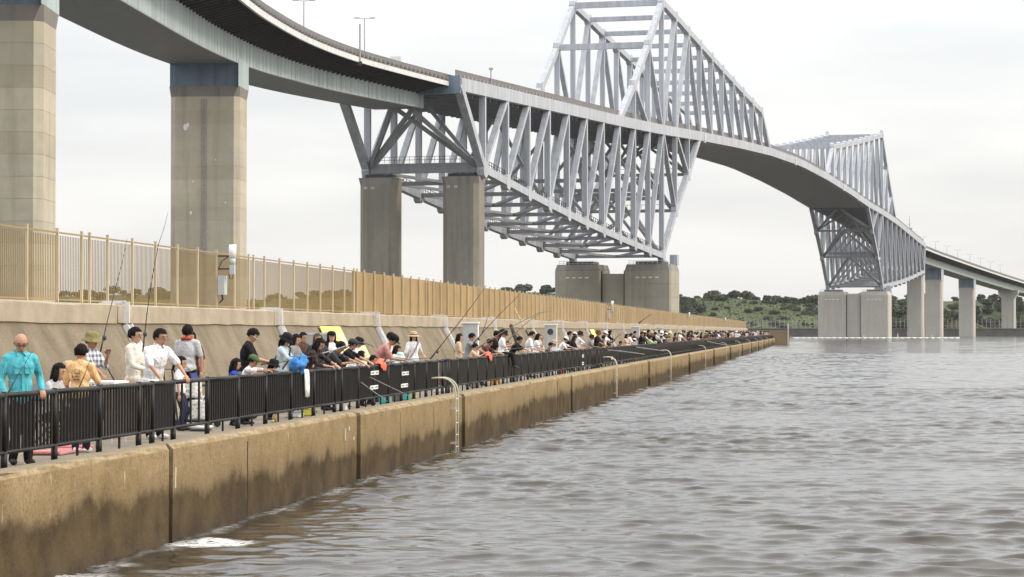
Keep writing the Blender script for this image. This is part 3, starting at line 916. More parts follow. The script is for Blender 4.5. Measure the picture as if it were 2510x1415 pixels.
# undergrowth: countless small tufts that break up the slope
ru = np.random.default_rng(3); ub = MB()
for _ in range(5200):
    px = ru.uniform(1560, 2520) if _ < 4200 else ru.uniform(40, 1560); y = YS + ru.uniform(6, 150); x = (px - CX) / 6000 * y; z = hill_z(x, y)
    s_ = ru.uniform(.2, .55) * (1.7 if ru.random() < .12 else 1); a = ru.uniform(0, 3.14); ca, sa = math.cos(a) * s_, math.sin(a) * s_
    ub.add([(x - ca, y - sa, z - .1), (x + ca, y + sa, z - .1), (x + ca * .6, y + sa * .6, z + s_ * 1.1), (x - ca * .7, y - sa * .7, z + s_ * .8)], [(0, 1, 2, 3)])
    ub.add([(x + sa, y - ca, z - .1), (x - sa, y + ca, z - .1), (x - sa * .6, y + ca * .6, z + s_ * .9), (x + sa * .7, y - ca * .7, z + s_ * 1.0)], [(0, 1, 2, 3)])
tag(ub.build('undergrowth', leafmat('tuft_leaf', (.07, .082, .041))), 'low scrub and tufts covering the slope of the far hill', kind='stuff')
# tall pale net fence at the hill foot
tf = empty('net_fence', (190, YS + 4, 4), 0, 'tall pale fence of thin poles at the foot of the far hill', 'fence')
pm = MB(); pm.box((0, 0, 3.0), (.28, .28, 7.0)); pm = pm.mesh('pole'); pm.materials.append(M('pole_grey', (.30, .31, .29), .7))
for i in range(70):
    x = 128 + i * 2.6
    link('pole', pm, None, tf, loc=(x - 190, rt.uniform(-.3, .3), rt.uniform(-.6, .3)))
b = MB()
for z in (6.5, 8.6): b.box((219, YS + 4.2, z), (182, .12, .12))
b.build('rail', M('pole_grey', (.30, .31, .29)), tf)
# small pale hut and pipework beside the last pier
o = empty('tank', (341, YS - .3, 4.7), 0, 'small white round tank on the far shore wall', 'tank')
b = MB(); b.lathe([(0, 0), (1.6, 0), (1.6, 3.4), (1.3, 3.8), (0, 3.9)], (341, YS - .3, 4.75), 16); b.build('tank_shell', m_white, o, True)
b = MB(); b.lathe([(1.66, 1.5), (1.72, 1.55), (1.72, 1.75), (1.66, 1.8)], (341, YS - .3, 4.75), 16); b.build('tank_band', m_galv, o)
# floating boom in front of the far main pier
o = empty('floating_boom', (150, 1012, 0), 0, 'low white floating boom on the water before the far main pier', 'boom')
for i in range(27):
    x = 116 + i * 2.55; b = MB(); b.tube([(x, 1010, .18), (x + 2.3, 1010 + .3 * math.sin(i), .18)], .27, 8); b.build('float', m_white, o, True)
for i in range(3):
    b = MB(); b.tube([(145 + 14 * i, 1009, 0), (145 + 14 * i, 1009, 1.6 + .5 * (i % 2))], [.28, .1], 8); b.build('buoy', m_offwhite, o)
# ------------------------------------------------------------------ truss bridge
NP = 16.3
T1 = 453.2
ZT = [-200, -175, -46, 4.5, 53, 110, 167, 229, 291, 350, 404, 453, 500, 560, 616, 640]
ZV = [48.6, 49.4, 53.2, 55.0, 57.1, 59.2, 60.8, 61.4, 60.2, 58.3, 55.9, 54.6, 52.8, 49.4, 46.2, 45.2]
def zdeck(t): return float(np.interp(t, ZT, ZV))
def tn(k, far): 
    d = NP * (k - 10)
    return T1 - d if far else 4.5 + d
ZB = {0: 34.4, 10: 22.4, 11: 34.9, 12: 45.5}
for k in range(1, 10): ZB[k] = 34.4 - 12.0 * k / 10 - .9 * math.sin(math.pi * k / 10)
ZTOP = {8: 63.4, 9: 75.2, 10: 88.0, 11: 86.3, 12: 84.4, 13: 82.6, 14: 80.8, 15: 79.0, 16: 77.3, 17: 75.6, 18: 74.0, 19: 72.5}
U0 = 11.8
bridge = empty('truss_bridge', BR(229, 0, 0), BROT, 'huge pale grey steel truss bridge with two peaked spans over the water', 'bridge')
def member(name, p, q, w, h, mat=m_truss):
    MB().beam(p, q, w, h, UV).build(name, mat, bridge)
def gusset(p, r=1.5):
    r *= 1.25
    MB().prism([(r * math.cos(a), r * math.sin(a)) for a in np.linspace(0, 2 * math.pi, 9)[:-1]], -.72, .72,
               lambda x, y, z: p + Vector((BS, BC, 0)) * x + Vector((0, 0, 1)) * y + UV * z).build('gusset_plate', m_truss, bridge)
for far in (False, True):
    e0 = 0.8 if far else 0.0
    for side in (1, -1):
        u = U0 * side
        def P(k, z): return BR(tn(k, far), u, z)
        def D(k): return P(k, zdeck(tn(k, far)))
        bot = {k: P(k, ZB[k] + (-1.6 * (1 - k / 10) if far and k < 10 else 0)) for k in ZB}
        bot[13] = D(13)
        top = {k: P(k, ZTOP[k]) for k in ZTOP}
        top[7] = D(7); top[20] = D(20)
        ks = -1 if not far else 0
        for k in range(0, 13): member('bottom_chord', bot[k], bot[k + 1], 1.35, 1.5)
        if not far:
            member('end_post', D(-1), bot[0], 1.5, 1.5)
        else:
            member('end_post', D(-.3), bot[0], 1.5, 1.3)
        for k in range(0, 13):
            member('vertical_post', bot[k] + Vector((0, 0, .4)), D(k) - Vector((0, 0, 1.0)), 1.25, .85)
            gusset(bot[k], 1.35)
        for k in range(1, 11): member('diagonal_brace', bot[k - 1], D(k) - Vector((0, 0, .8)), 1.2, .8)
        member('diagonal_brace', D(10), bot[11], 1.2, .8); member('diagonal_brace', D(11), bot[12], 1.2, .8)
        for k in range(7, 20): member('top_chord', top[k], top[k + 1], 1.35, 1.6 if k < 19 else 1.3)
        for k in range(8, 20): member('vertical_post', D(k) + Vector((0, 0, 1.0)), top[k], 1.25, .85); gusset(top[k], 1.3)
        member('diagonal_brace', top[8], D(9), 1.2, .75); member('diagonal_brace', top[9], D(10), 1.2, .75)
        member('diagonal_brace', top[11], D(10), 1.2, .75); member('diagonal_brace', top[12], D(11), 1.2, .75)
        for k in range(12, 20): member('diagonal_brace', top[k], D(k + 1) if k < 19 else D(19.9), 1.2, .75)
        # walkway guard rail on the bottom chord
        for k in range(0, 10):
            b = MB()
            a_, c_ = bot[k] + Vector((0, 0, 1.0)), bot[k + 1] + Vector((0, 0, 1.0))
            for hz in (.6, 1.2): b.beam(a_ + Vector((0, 0, hz)), c_ + Vector((0, 0, hz)), .09, .09)
            for q in range(9):
                m_ = a_.lerp(c_, (q + .5) / 9); b.beam(m_, m_ + Vector((0, 0, 1.2)), .1, .1, UV)
            b.build('walkway_rail', m_dark, bridge)
    def across(name, t, z, w=.8, h=1.0, mat=m_truss):
        MB().beam(BR(t, -U0 + .6, z), BR(t, U0 - .6, z), w, h, Vector((BS, BC, 0))).build(name, m_lateral_shade if name.startswith(('bottom', 'sway')) else mat, bridge)
    # lateral bracing
    for k in range(9, 20): across('top_cross_beam', tn(k, far), ZTOP[k], .9, 1.5 if k in (9, 10) else 1.2)
    for k in range(11, 19):
        pass
    for k in range(0, 13): across('bottom_cross_beam', tn(k, far), ZB[k] + (-1.6 * (1 - k / 10) if far and k < 10 else 0), .8, .8)
    for k in range(0, 12):
        if k == 10: continue
        b0 = ZB[k]; b1 = ZB[k + 1] if k + 1 in ZB else zdeck(tn(13, far))
        for sg in (1, -1):
            MB().beam(BR(tn(k, far), sg * (U0 - .7), b0), BR(tn(k + 1, far), 0, b1), .55, .55, UV).build('lateral_brace', m_lateral_shade, bridge)
    # sway frames: A-braces inside the verticals and in the raking legs
    for k in (0, 3, 6, 8, 9, 10, 11, 12):
        zb_, zd_ = ZB[k], zdeck(tn(k, far)) - 2.8
        t_ = tn(k, far)
        lv = [zb_, zb_ + (zd_ - zb_) * .5, zd_] if zd_ - zb_ > 22 else [zb_, zd_]
        if k == 0 and not far: t_ += 0
        for a_, c_ in zip(lv[:-1], lv[1:]):
            for sg in (1, -1):
                MB().beam(BR(t_, sg * (U0 - .8), a_ + .5), BR(t_, sg * .4, c_), .7, .7, Vector((BS, BC, 0))).build('sway_brace', m_lateral_shade, bridge)
            if c_ != zd_: across('sway_beam', t_, c_, .8, .9)
    # raking frame on the channel side: beams at 11 and 12 with A-braces between
    zz_ = [(tn(10, far), ZB[10]), (tn(11, far), ZB[11]), (tn(12, far), ZB[12]), (tn(13, far), zdeck(tn(13, far)) - 1.5)]
    for (ta, za), (tb, zb_) in zip(zz_[:-1], zz_[1:]):
        for sg in (1, -1):
            MB().beam(BR(ta, sg * (U0 - .7), za + .6), BR(tb, sg * .5, zb_ - .3), .9, .9, Vector((BS, BC, 0))).build('portal_brace', m_lateral_shade, bridge)
    for k in (11, 12):
        b = MB()
        for q in range(12):
            u = -10.5 + 21 * q / 11; b.beam(BR(tn(k, far) - .8, u, ZB[k] + .5), BR(tn(k, far) - .8, u, ZB[k] + 1.7), .1, .1)
        b.beam(BR(tn(k, far) - .8, -10.5, ZB[k] + 1.6), BR(tn(k, far) - .8, 10.5, ZB[k] + 1.6), .1, .1); b.build('walkway_rail', m_dark, bridge)
# near end portal (in the plane of the raking end posts)
def PE(u, f):
    a_, b_ = BR(tn(0, False), u, ZB[0] + .2), BR(tn(-1, False), u, zdeck(tn(-1, False)) - 3.2)
    return a_.lerp(b_, f)
MB().beam(PE(-U0 + .7, .02), PE(U0 - .7, .02), 1.2, 1.9, Vector((BS, BC, 0))).build('portal_beam', m_lateral_shade, bridge)
for (ua, fa_, ub, fb) in ((-U0 + 1, .06, -1.0, 1.0), (U0 - 1, .06, 1.0, 1.0), (U0 - 1, .04, -1.8, .98), (-U0 + 1, .06, 3.0, .95)):
    MB().beam(PE(ua, fa_), PE(ub, fb), .75, .8, Vector((BS, BC, 0))).build('portal_brace', m_lateral_shade, bridge)
b = MB()
for q in range(22):
    u = -10.8 + 21.6 * q / 21; b.beam(PE(u, .1) + Vector((0, -.9, 0)), PE(u, .1) + Vector((0, -.9, 1.2)), .08, .08)
for z in (.6, 1.2): b.beam(PE(-10.8, .1) + Vector((0, -.9, z)), PE(10.8, .1) + Vector((0, -.9, z)), .08, .08)
b.build('walkway_rail', m_dark, bridge)

# deck band, slab, floor beams, soffit
TA, TB = tn(-1, False), tn(-.3, True)
nodes_t = [tn(k, False) for k in range(-1, 21)] + list(np.linspace(tn(20, False), tn(20, True), 8))[1:-1] + [tn(k, True) for k in range(20, -1, -1)] + [TB]
for a_, c_ in zip(nodes_t[:-1], nodes_t[1:]):
    for sg in (1, -1):
        MB().beam(BR(a_, sg * U0, zdeck(a_)), BR(c_, sg * U0, zdeck(c_)), 1.45, 2.5, UV).build('deck_chord', m_truss, bridge)
    za, zc = zdeck(a_) + .35, zdeck(c_) + .35
    MB().beam(BR(a_, 0, za), BR(c_, 0, zc), 2 * U0 - 1.5, .5, UV).build('deck_slab', m_under_shade, bridge)
    # parapets
    for sg in (1, -1):
        MB().beam(BR(a_, sg * (U0 - .45), za + 1.75), BR(c_, sg * (U0 - .45), zc + 1.75), .18, 1.3, UV).build('parapet', m_parapet, bridge)
for sg in (0,):
    MB().beam(BR(TA - .2, -U0 - .6, zdeck(TA) - .1), BR(TA - .2, U0 + .6, zdeck(TA) - .1), .9, 3.4, Vector((BS, BC, 0))).build('end_cross_girder', m_blue, bridge)
fl = [t_ for t_ in np.arange(TA + 4, tn(13, False), NP / 4)] + [t_ for t_ in np.arange(tn(13, True), TB - 3, NP / 4)]
for t_ in fl:
    MB().beam(BR(t_, -U0 + .75, zdeck(t_) - .9), BR(t_, U0 - .75, zdeck(t_) - .9), .45, 2.0, Vector((BS, BC, 0))).build('floor_beam', m_under_shade, bridge)
so = list(np.linspace(tn(12.3, False), tn(12.3, True), 40))
for a_, c_ in zip(so[:-1], so[1:]):
    MB().beam(BR(a_, 0, zdeck(a_) - 1.35), BR(c_, 0, zdeck(c_) - 1.35), 2 * U0 - 1.4, .3, UV).build('soffit_plate', m_under_shade, bridge)
for sg in (1, -1):
    for i in range(30):                   # parapet studs near the camera end
        t_ = TA + 2 + i * 2.6
        MB().box(BR(t_, sg * (U0 - .3), zdeck(t_) + 1.75), (.5, .3, .35), BROT).build('parapet_bracket', m_stud, bridge)
# drain pipes and hatches that show as white pegs on the chord
for t_ in (57, 215, 330, 372):
    MB().box(BR(t_, U0 + .9, zdeck(t_) - .4), (.5, .5, 2.6), BROT).build('drain_pipe', m_white, bridge)
for (t_, sg) in ((tn(10, False) + 2, -1), (tn(10, True), 1), (tn(10, True), -1)):
    MB().box(BR(t_, sg * U0, 89.6), (1.2, 1.2, 1.5), BROT).build('beacon', m_galv, bridge)

# ------------------------------------------------------------------ bridge piers
def octo(hw, hd, c):
    return [(-hw + c, -hd), (hw - c, -hd), (hw, -hd + c), (hw, hd - c), (hw - c, hd), (-hw + c, hd), (-hw, hd - c), (-hw, -hd + c)]
def pier(cx, cy, rz, hw, hd, z0, z1, lift, mat, label, cham=.8, cap=True, group='bridge piers', name='bridge_pier'):
    o = empty(name, (cx, cy, z0), rz, label, 'pier', group)
    cs, sn = math.cos(rz), math.sin(rz)
    fn = lambda x, y, z: Vector((cx + x * cs - y * sn, cy + x * sn + y * cs, z))
    zt = z1 - (1.4 if cap else 0)
    n = max(1, int((zt - z0) / lift + .5)); dz = (zt - z0) / n
    core = MB(); core.prism(octo(hw - .03, hd - .03, cham), z0, zt, fn); core.build('core', mat[0] if isinstance(mat, (list, tuple)) else mat, o)
    for i in range(n):
        a_, b_ = z0 + i * dz, z0 + (i + 1) * dz
        MB().prism(octo(hw, hd, cham), a_ + .012, b_ - .012, fn).build('concrete_lift', mat[i % len(mat)] if isinstance(mat, (list, tuple)) else mat, o)
    if cap:
        b = MB()
        A = [fn(x, y, zt) for x, y in octo(hw, hd, cham)]; B = [fn(x, y, z1) for x, y in octo(hw + .12, hd + .12, .25)]
        b.add(A + B, [tuple(range(8))[::-1], tuple(range(8, 16))] + [(i, (i + 1) % 8, 8 + (i + 1) % 8, 8 + i) for i in range(8)])
        b.build('pier_cap', m_farpier if group != 'bridge piers' else concrete_cap, o)
    return o, fn
concrete_cap = concrete('pier_cap_concrete', (.27, .25, .23), stain=(.12, .11, .10), stain_f=.7)

# near approach viaduct: plan curve given as the water-side edge of the deck
NYs = np.array([120, 150, 180, 213, 240, 270, 304, 331, 367, 401.5, 432.5, 463.0])
NXs = np.array([-33.0, -33.4, -34.1, -34.4, -34.3, -34.1, -33.5, -32.7, -30.1, -25.4, -18.4, -10.8])
NZs = np.array([38.4, 39.4, 40.4, 41.4, 42.2, 43.1, 44.0, 44.9, 46.1, 47.3, 48.25, 49.2])
def crs(Ys, Xs, y):
    i = int(np.clip(np.searchsorted(Ys, y) - 1, 0, len(Ys) - 2))
    y0, y1 = Ys[i], Ys[i + 1]; h = y1 - y0; s_ = (y - y0) / h
    m0 = (Xs[min(i + 1, len(Xs) - 1)] - Xs[max(i - 1, 0)]) / (Ys[min(i + 1, len(Ys) - 1)] - Ys[max(i - 1, 0)])
    m1 = (Xs[min(i + 2, len(Xs) - 1)] - Xs[i]) / (Ys[min(i + 2, len(Ys) - 1)] - Ys[i])
    a_ = 2 * s_**3 - 3 * s_**2 + 1; b_ = s_**3 - 2 * s_**2 + s_; c_ = -2 * s_**3 + 3 * s_**2; d_ = s_**3 - s_**2
    return a_ * Xs[i] + b_ * h * m0 + c_ * Xs[i + 1] + d_ * h * m1
class Path:
    def __init__(self, Ys, Xs, Zs, step):
        n = int((Ys[-1] - Ys[0]) / step)
        self.s = []
        for i in range(n + 1):
            y = Ys[0] + (Ys[-1] - Ys[0]) * i / n
            x = crs(Ys, Xs, y); d = (crs(Ys, Xs, min(y + 1, Ys[-1])) - crs(Ys, Xs, max(y - 1, Ys[0]))) / (min(y + 1, Ys[-1]) - max(y - 1, Ys[0]))
            tng = Vector((d, 1, 0)).normalized(); rt_ = Vector((tng.y, -tng.x, 0))
            self.s.append((Vector((x, y, 0)), tng, rt_, crs(Ys, Zs, y)))
    def pt(self, i, u, dz): p, t_, r_, z = self.s[i]; return p + r_ * u + Vector((0, 0, z + dz))
    def sweep(self, prof, i0=0, i1=None):
        """prof: function(i) -> list of (u, dz)"""
        i1 = len(self.s) - 1 if i1 is None else i1
        vs_, fs_ = [], []; m = len(prof(i0))
        for i in range(i0, i1 + 1):
            for (u, dz) in prof(i): vs_.append(self.pt(i, u, dz))
        for i in range(i1 - i0):
            for j in range(m): fs_.append((i * m + j, i * m + (j + 1) % m, (i + 1) * m + (j + 1) % m, (i + 1) * m + j)[::-1])
        fs_.append(tuple(range(m))); fs_.append(tuple((i1 - i0) * m + j for j in range(m))[::-1])
        b = MB(); b.add(vs_, fs_); return b
def viaduct(path, label, hfun, step_rib=1, nrib=None):
    o = empty('approach_viaduct', path.pt(0, -10.25, 0), 0, label, 'viaduct')
    n = len(path.s) - 1
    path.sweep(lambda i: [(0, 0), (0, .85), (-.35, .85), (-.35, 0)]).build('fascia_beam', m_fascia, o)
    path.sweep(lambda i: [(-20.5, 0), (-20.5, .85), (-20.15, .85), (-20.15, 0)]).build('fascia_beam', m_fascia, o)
    path.sweep(lambda i: [(-.36, .35), (-.36, .75), (-20.14, .75), (-20.14, .35)]).build('deck_slab', m_rib_shade, o)
    for u in (-.32, -20.3):
        path.sweep(lambda i: [(u, .85), (u, 2.25), (u - .16, 2.25), (u - .16, .85)]).build('parapet', m_parapet, o)
    H = hfun; WA, WB = (-6.15, -15.9)
    path.sweep(lambda i: [(WA, .34), (WA, -H(i)), (WA - .25, -H(i)), (WA - .25, .34)]).build('girder_web', m_girder, o)
    path.sweep(lambda i: [(WB + .25, .34), (WB + .25, -H(i)), (WB, -H(i)), (WB, .34)]).build('girder_web', m_girder, o)
    path.sweep(lambda i: [(WA - .02, -H(i) + .02), (WA - .02, -H(i) - .1), (WB + .02, -H(i) - .1), (WB + .02, -H(i) + .02)]).build('soffit_plate', m_under_shade, o)
    for i in range(0, n, step_rib):
        if nrib and i > nrib: break
        p, tg, r_, z = path.s[i]
        for (ua, ub) in ((-.36, WA + .01), (-20.14, WB - .01)):
            b = MB(); th = tg * .1
            tri = [path.pt(i, ua, .34), path.pt(i, ua, .05), path.pt(i, ub, -1.35), path.pt(i, ub, .34)]
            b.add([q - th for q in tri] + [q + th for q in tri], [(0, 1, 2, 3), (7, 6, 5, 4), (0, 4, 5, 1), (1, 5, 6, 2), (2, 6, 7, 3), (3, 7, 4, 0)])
            b.build('cantilever_rib', m_rib_shade, o)
    return o
near_path = Path(NYs, NXs, NZs, 2.6)
def hnear(i):
    y = near_path.s[i][0].y
    return float(np.interp(y, [150, 213, 253, 345, 384, 424, 462], [5.0, 5.2, 5.3, 4.65, 4.15, 4.0, 3.8]))
via = viaduct(near_path, 'curved steel box girder viaduct sweeping in overhead to the truss', hnear)
for i in range(0, len(near_path.s) - 1):
    p, tg, r_, z = near_path.s[i]
    if p.y < 280: continue
    b = MB(); b.box(near_path.pt(i, -.2, 1.45), (.55, .45, .38), math.atan2(tg.y, tg.x)); b.box(near_path.pt(i, -.05, 1.35), (.2, .5, .5), math.atan2(tg.y, tg.x))
    b.build('parapet_bracket', m_stud, via)
# web stiffener seams
for i in range(1, len(near_path.s) - 1):
    p, tg, r_, z = near_path.s[i]
    if p.y < 300: continue
    H = hnear(i); b = MB(); b.beam(near_path.pt(i, -6.135, -.2 - 1.2), near_path.pt(i, -6.135, -H + .15), .10, .05, tg); b.build('web_seam', m_girder, via)
# far approach viaduct
pE = BR(632, 10.25, 0)
FYs = np.array([pE.y, 1290, 1344, 1400, 1470, 1580, 1700, 1850.])
FXs = np.array([pE.x, 226., 245., 264.6, 289.5, 330., 377., 440.])
FZs = np.array([44.6, 42.9, 41.2, 39.5, 37.4, 34.0, 30.4, 26.])
far_path = Path(FYs, FXs, FZs, 6.0)
viaduct(far_path, 'distant curved viaduct descending to the right beyond the truss', lambda i: 4.6)

def girder_pier(path, Y, zc, hw, hd, z0, mats, label, lift, group='bridge piers', headdrop=True):
    i = min(range(len(path.s)), key=lambda q: abs(path.pt(q, -11.0, 0).y - Y))
    p, tg, r_, z = path.s[i]
    c_ = path.pt(i, -11.0, 0); rz = math.atan2(r_.y, r_.x)
    o, fn = pier(c_.x, c_.y, rz, hw, hd, z0, zc, lift, mats, label, .75, True, group)
    H = (hnear(i) if path is near_path else 4.6)
    b = MB(); b.prism([(-hw, -hd), (hw, -hd), (hw, hd), (-hw, hd)], zc, z - H + .3, fn); b.build('steel_head', m_blue, o)
    b = MB(); b.prism([(hw - .02, -hd - .6), (hw + .03, -hd - .6), (hw + .03, hd + .6), (hw - .02, hd + .6)], zc, z - H + .4, fn); b.build('head_plate', m_girder, o)
    return o, fn, z
pm_ = [m_pier, m_pier4, m_pier3, m_pier, m_pier2, m_pier3, m_pier4]
oB, fnB, zB = girder_pier(near_path, 345, 37.3, 4.9, 3.5, 1.0, pm_, 'tall concrete pier with dark blue steel head, second from the left', 1.95)
oA, fnA, zA = girder_pier(near_path, 213, 31.2, 4.9, 3.6, 1.0, pm_, 'massive concrete pier cut by the left edge of the photo', 1.95)
# grooves, pipes and patches on the face of the second pier
for dx in (-.40, -.05, .30):
    MB().beam(fnB(dx, -3.56, 4), fnB(dx, -3.56, 35.6), .07, .06).build('downpipe', m_lampgrey, oB)
for q in range(34):
    MB().beam(fnB(-.42, -3.58, 4.5 + .9 * q), fnB(.32, -3.58, 4.5 + .9 * q), .05, .05).build('pipe_clip', m_lampgrey, oB)
for (x, z, s_) in ((-2.7, 31.6, .5), (-2.35, 31.9, .35), (-1.9, 19.6, .25), (-1.6, 24, .14), (1.6, 27, .12), (3.0, 21, .14)):
    MB().prism([(s_ * math.cos(a) * .6, s_ * math.sin(a)) for a in np.linspace(0, 6.28, 8)[:-1]], -.02, .02, lambda a_, c_, d_: fnB(x + a_, -3.515 - d_, z + c_)).build('repair_patch', m_white, oB)
# end piers of the truss
def at_t(px, u, t): pass
for (u, lab) in ((-9.0, 'left mossy concrete column under the near end of the truss'), (8.0, 'right concrete column under the near end of the truss')):
    p = BR(tn(0, False), u, 0)
    pier(p.x, p.y, -math.atan2(BS, BC), 3.65, 2.7, .5, 33.0, 5.6, m_pierdark, lab, .9, True)
    b = MB(); o_ = empty('bridge_bearing', (p.x, p.y, 33.0), -math.atan2(BS, BC), 'dark steel bearing block on the ' + ('left' if u < 0 else 'right') + ' column under the near truss end', 'bearing', 'bridge bearings')
    b.box((p.x, p.y, 33.35), (5.5, 3.0, .7), -math.atan2(BS, BC)); b.build('bearing_plate', m_dark, o_)
    for q in (-1.6, 1.6):
        b = MB(); b.box((p.x + q, p.y - q * .28, 33.9), (1.2, 1.4, .5), -math.atan2(BS, BC)); b.build('bearing_block', m_truss, o_)
    for q in range(2):
        pp = BR(tn(0, False) - 2.73, u - 2.3 + 1.5 * q, 31.0); MB().box(pp, (.7, .06, .45), -math.atan2(BS, BC)).build('patch', m_farpier, o_)
# main piers: two heads joined by a recessed web
def main_pier(t_, mats, label, zt, lift):
    rz = -math.atan2(BS, BC)
    p = BR(t_, 0, 0)
    o = empty('main_pier', p, rz, label, 'pier', 'main piers of the truss')
    cs, sn = math.cos(rz), math.sin(rz)
    fn = lambda x, y, z: Vector((p.x + x * cs - y * sn, p.y + x * sn + y * cs, z))
    for sg in (-1, 1):
        hw = 6.05; off = sg * 9.25
        n = max(1, int((zt - 1 + 1.5) / lift)); dz = (zt - 1.6 + 2) / n
        for i in range(n):
            z0 = -2 + i * dz
            MB().prism([(x + off, y) for x, y in octo(hw, 5.6, .35)], z0 + .015, z0 + dz - .015, fn).build('concrete_lift', mats, o)
        A = [fn(x + off, y, zt - 1.6) for x, y in octo(hw, 5.6, .35)]; B = [fn(x + off, y, zt) for x, y in octo(hw - .45, 5.2, .4)]
        MB().add(A + B, [tuple(range(8))[::-1], tuple(range(8, 16))] + [(i, (i + 1) % 8, 8 + (i + 1) % 8, 8 + i) for i in range(8)]).build('pier_cap', concrete_cap if t_ < 100 else m_farpier, o)
        b = MB(); b.prism([(off - 3.6, -3.2), (off + 3.6, -3.2), (off + 3.6, 3.2), (off - 3.6, 3.2)], zt - .1, zt + .8, fn); b.build('bearing_plate', m_dark, o)
        b = MB()
        for q in range(9): b.beam(fn(off - 5 + 10 * q / 8, -5.0, zt - .5), fn(off - 5 + 10 * q / 8, -5.0, zt + .9), .1, .1)
        b.beam(fn(off - 5, -5.0, zt + .9), fn(off + 5, -5.0, zt + .9), .1, .1); b.beam(fn(off - 5, -5.0, zt + .3), fn(off + 5, -5.0, zt + .3), .1, .1)
        b.build('guard_rail', m_galv, o)
        for q in range(4):
            MB().box(fn(off - 2.6 + 1.7 * q, -5.62, zt - 3.4), (.95, .05, .3), rz).build('patch', m_white, o)
    MB().prism([(-3.19, -4.5), (3.19, -4.5), (3.19, 4.5), (-3.19, 4.5)], -2, zt - (2.4 if t_ < 100 else .9), fn).build('web_wall', mats, o)
    for sg in (-1, 1):
        MB().beam(fn(sg * 3.0, -4.55, -2), fn(sg * 3.0, -4.55, zt - 1.6), .36, .1, UV).build('joint_shadow_strip', m_joint, o)  # dark strips paint in the shadow lines where heads meet the recessed web
    MB().prism([(13.2, 3.2), (15.2, 3.2), (15.2, 5.4), (13.2, 5.4)], zt, zt + 2.6, fn).build('hut', m_truss, o)
main_pier(tn(10, False), concrete('main_pier_concrete', (.37, .345, .28), stain=(.22, .19, .14)), 'wide twin headed concrete pier under the near truss peak', 20.2, 3.0)
main_pier(tn(10, True), m_farpier, 'wide twin headed concrete pier standing in the water under the far truss', 20.2, 6.0)
for (u, lab) in ((-8.3, 'left concrete column under the far end of the truss'), (8.0, 'right concrete column under the far end of the truss')):
    p = BR(tn(0, True), u, 0)
    pier(p.x, p.y, -math.atan2(BS, BC), 4.05, 3.3, -2, 31.2, 10, m_farpier, lab, .9, True, 'far bridge piers')
girder_pier(far_path, 1335, 31.0, 4.5, 3.4, -2, m_farpier, 'distant concrete pier with blue steel head, just right of the far truss end', 10, 'far bridge piers')
girder_pier(far_path, 1445, 28.6, 4.5, 3.4, -2, m_farpier, 'distant concrete pier with blue steel head, second right of the far truss end', 10, 'far bridge piers')
# last visible pier: hammerhead on the shore
i = min(range(len(far_path.s)), key=lambda q: abs(far_path.s[q][0].y - 1585)); c_ = far_path.pt(i, -10.25, 0); rz = math.atan2(far_path.s[i][2].y, far_path.s[i][2].x)
o, fn = pier(c_.x, c_.y, rz, 4.2, 3.2, 2, 24.2, 9, m_farpier, 'hammerhead concrete pier on the far shore at the right edge', .5, False, 'far bridge piers')
MB().prism([(-4.2, 0), (4.2, 0), (6.4, 3.6), (6.4, 5.6), (-6.4, 5.6), (-6.4, 3.6)], -2.9, 2.9, lambda x, y, z: fn(x, z, 24.2 + y)).build('hammerhead', m_farpier, o)

# ------------------------------------------------------------------ lamps, camera poles and a van on the deck
def street_lamp(p, h, label, group, rz=0, n=8, arm=1.9):
    o = empty('street_lamp', p, rz, label, 'street lamp', group)
    b = MB(); b.tube([p, p + Vector((0, 0, h))], [.13, .08], n); b.build('pole', m_lampgrey, o)
    for sg in (-1, 1):
        d = Vector((math.cos(rz), math.sin(rz), 0)) * sg
        b = MB(); b.beam(p + Vector((0, 0, h)), p + d * arm * .55 + Vector((0, 0, h + .12)), .09, .09); b.build('arm', m_lampgrey, o)
        b = MB(); b.beam(p + d * arm * .5 + Vector((0, 0, h + .12)), p + d * arm + Vector((0, 0, h + .16)), .34, .16); b.build('lamp_head', m_lampgrey, o)
def npt(Y, u, dz=.75):
    i = min(range(len(near_path.s)), key=lambda q: abs(near_path.pt(q, u, 0).y - Y)); return near_path.pt(i, u, dz)
street_lamp(npt(408, -10.25), 9.9, 'twin armed grey street lamp on the curved viaduct, left of two', 'street lamps on the near viaduct')
street_lamp(npt(441, -10.25), 10.3, 'twin armed grey street lamp on the curved viaduct, right of two', 'street lamps on the near viaduct')
p = npt(402, .1, -.3); o = empty('pole_mast', p, 0, 'plain dark mast fixed to the outer edge of the curved viaduct', 'pole')
b = MB(); b.tube([p, p + Vector((0, 0, 6.6))], [.17, .14], 8); b.build('mast', m_lampgrey, o); b = MB(); b.box(p + Vector((0, 0, .1)), (.7, .7, .6)); b.build('foot_bracket', m_dark, o)
p = BR(-152, 11.6, zdeck(-152) + 1.2); o = empty('camera_pole', p, 0, 'short pole with a camera on the truss deck parapet', 'pole')
b = MB(); b.tube([p, p + Vector((0, 0, 3.2))], .12, 8); b.build('mast', m_lampgrey, o)
b = MB(); b.box(p + Vector((0, -.2, 3.35)), (.85, .5, .38)); b.build('camera_head', m_lampgrey, o)
for i in range(9):
    Y = 1262 + 37 * i; j = min(range(len(far_path.s)), key=lambda q: abs(far_path.pt(q, -10.25, 0).y - Y)); p = far_path.pt(j, -10.25, .75)
    street_lamp(p, 9.5, '%s twin armed street lamp along the distant viaduct beyond the truss end' % ['first', 'second', 'third', 'fourth', 'fifth', 'sixth', 'seventh', 'eighth', 'ninth'][i], 'street lamps on the far viaduct', 0, 6)
for t_ in (530, 556):
    p = BR(t_, 0, zdeck(t_) + .6); street_lamp(p, 9.5, 'small street lamp on the far truss deck, beside its peak', 'street lamps on the far truss deck', 0, 6)
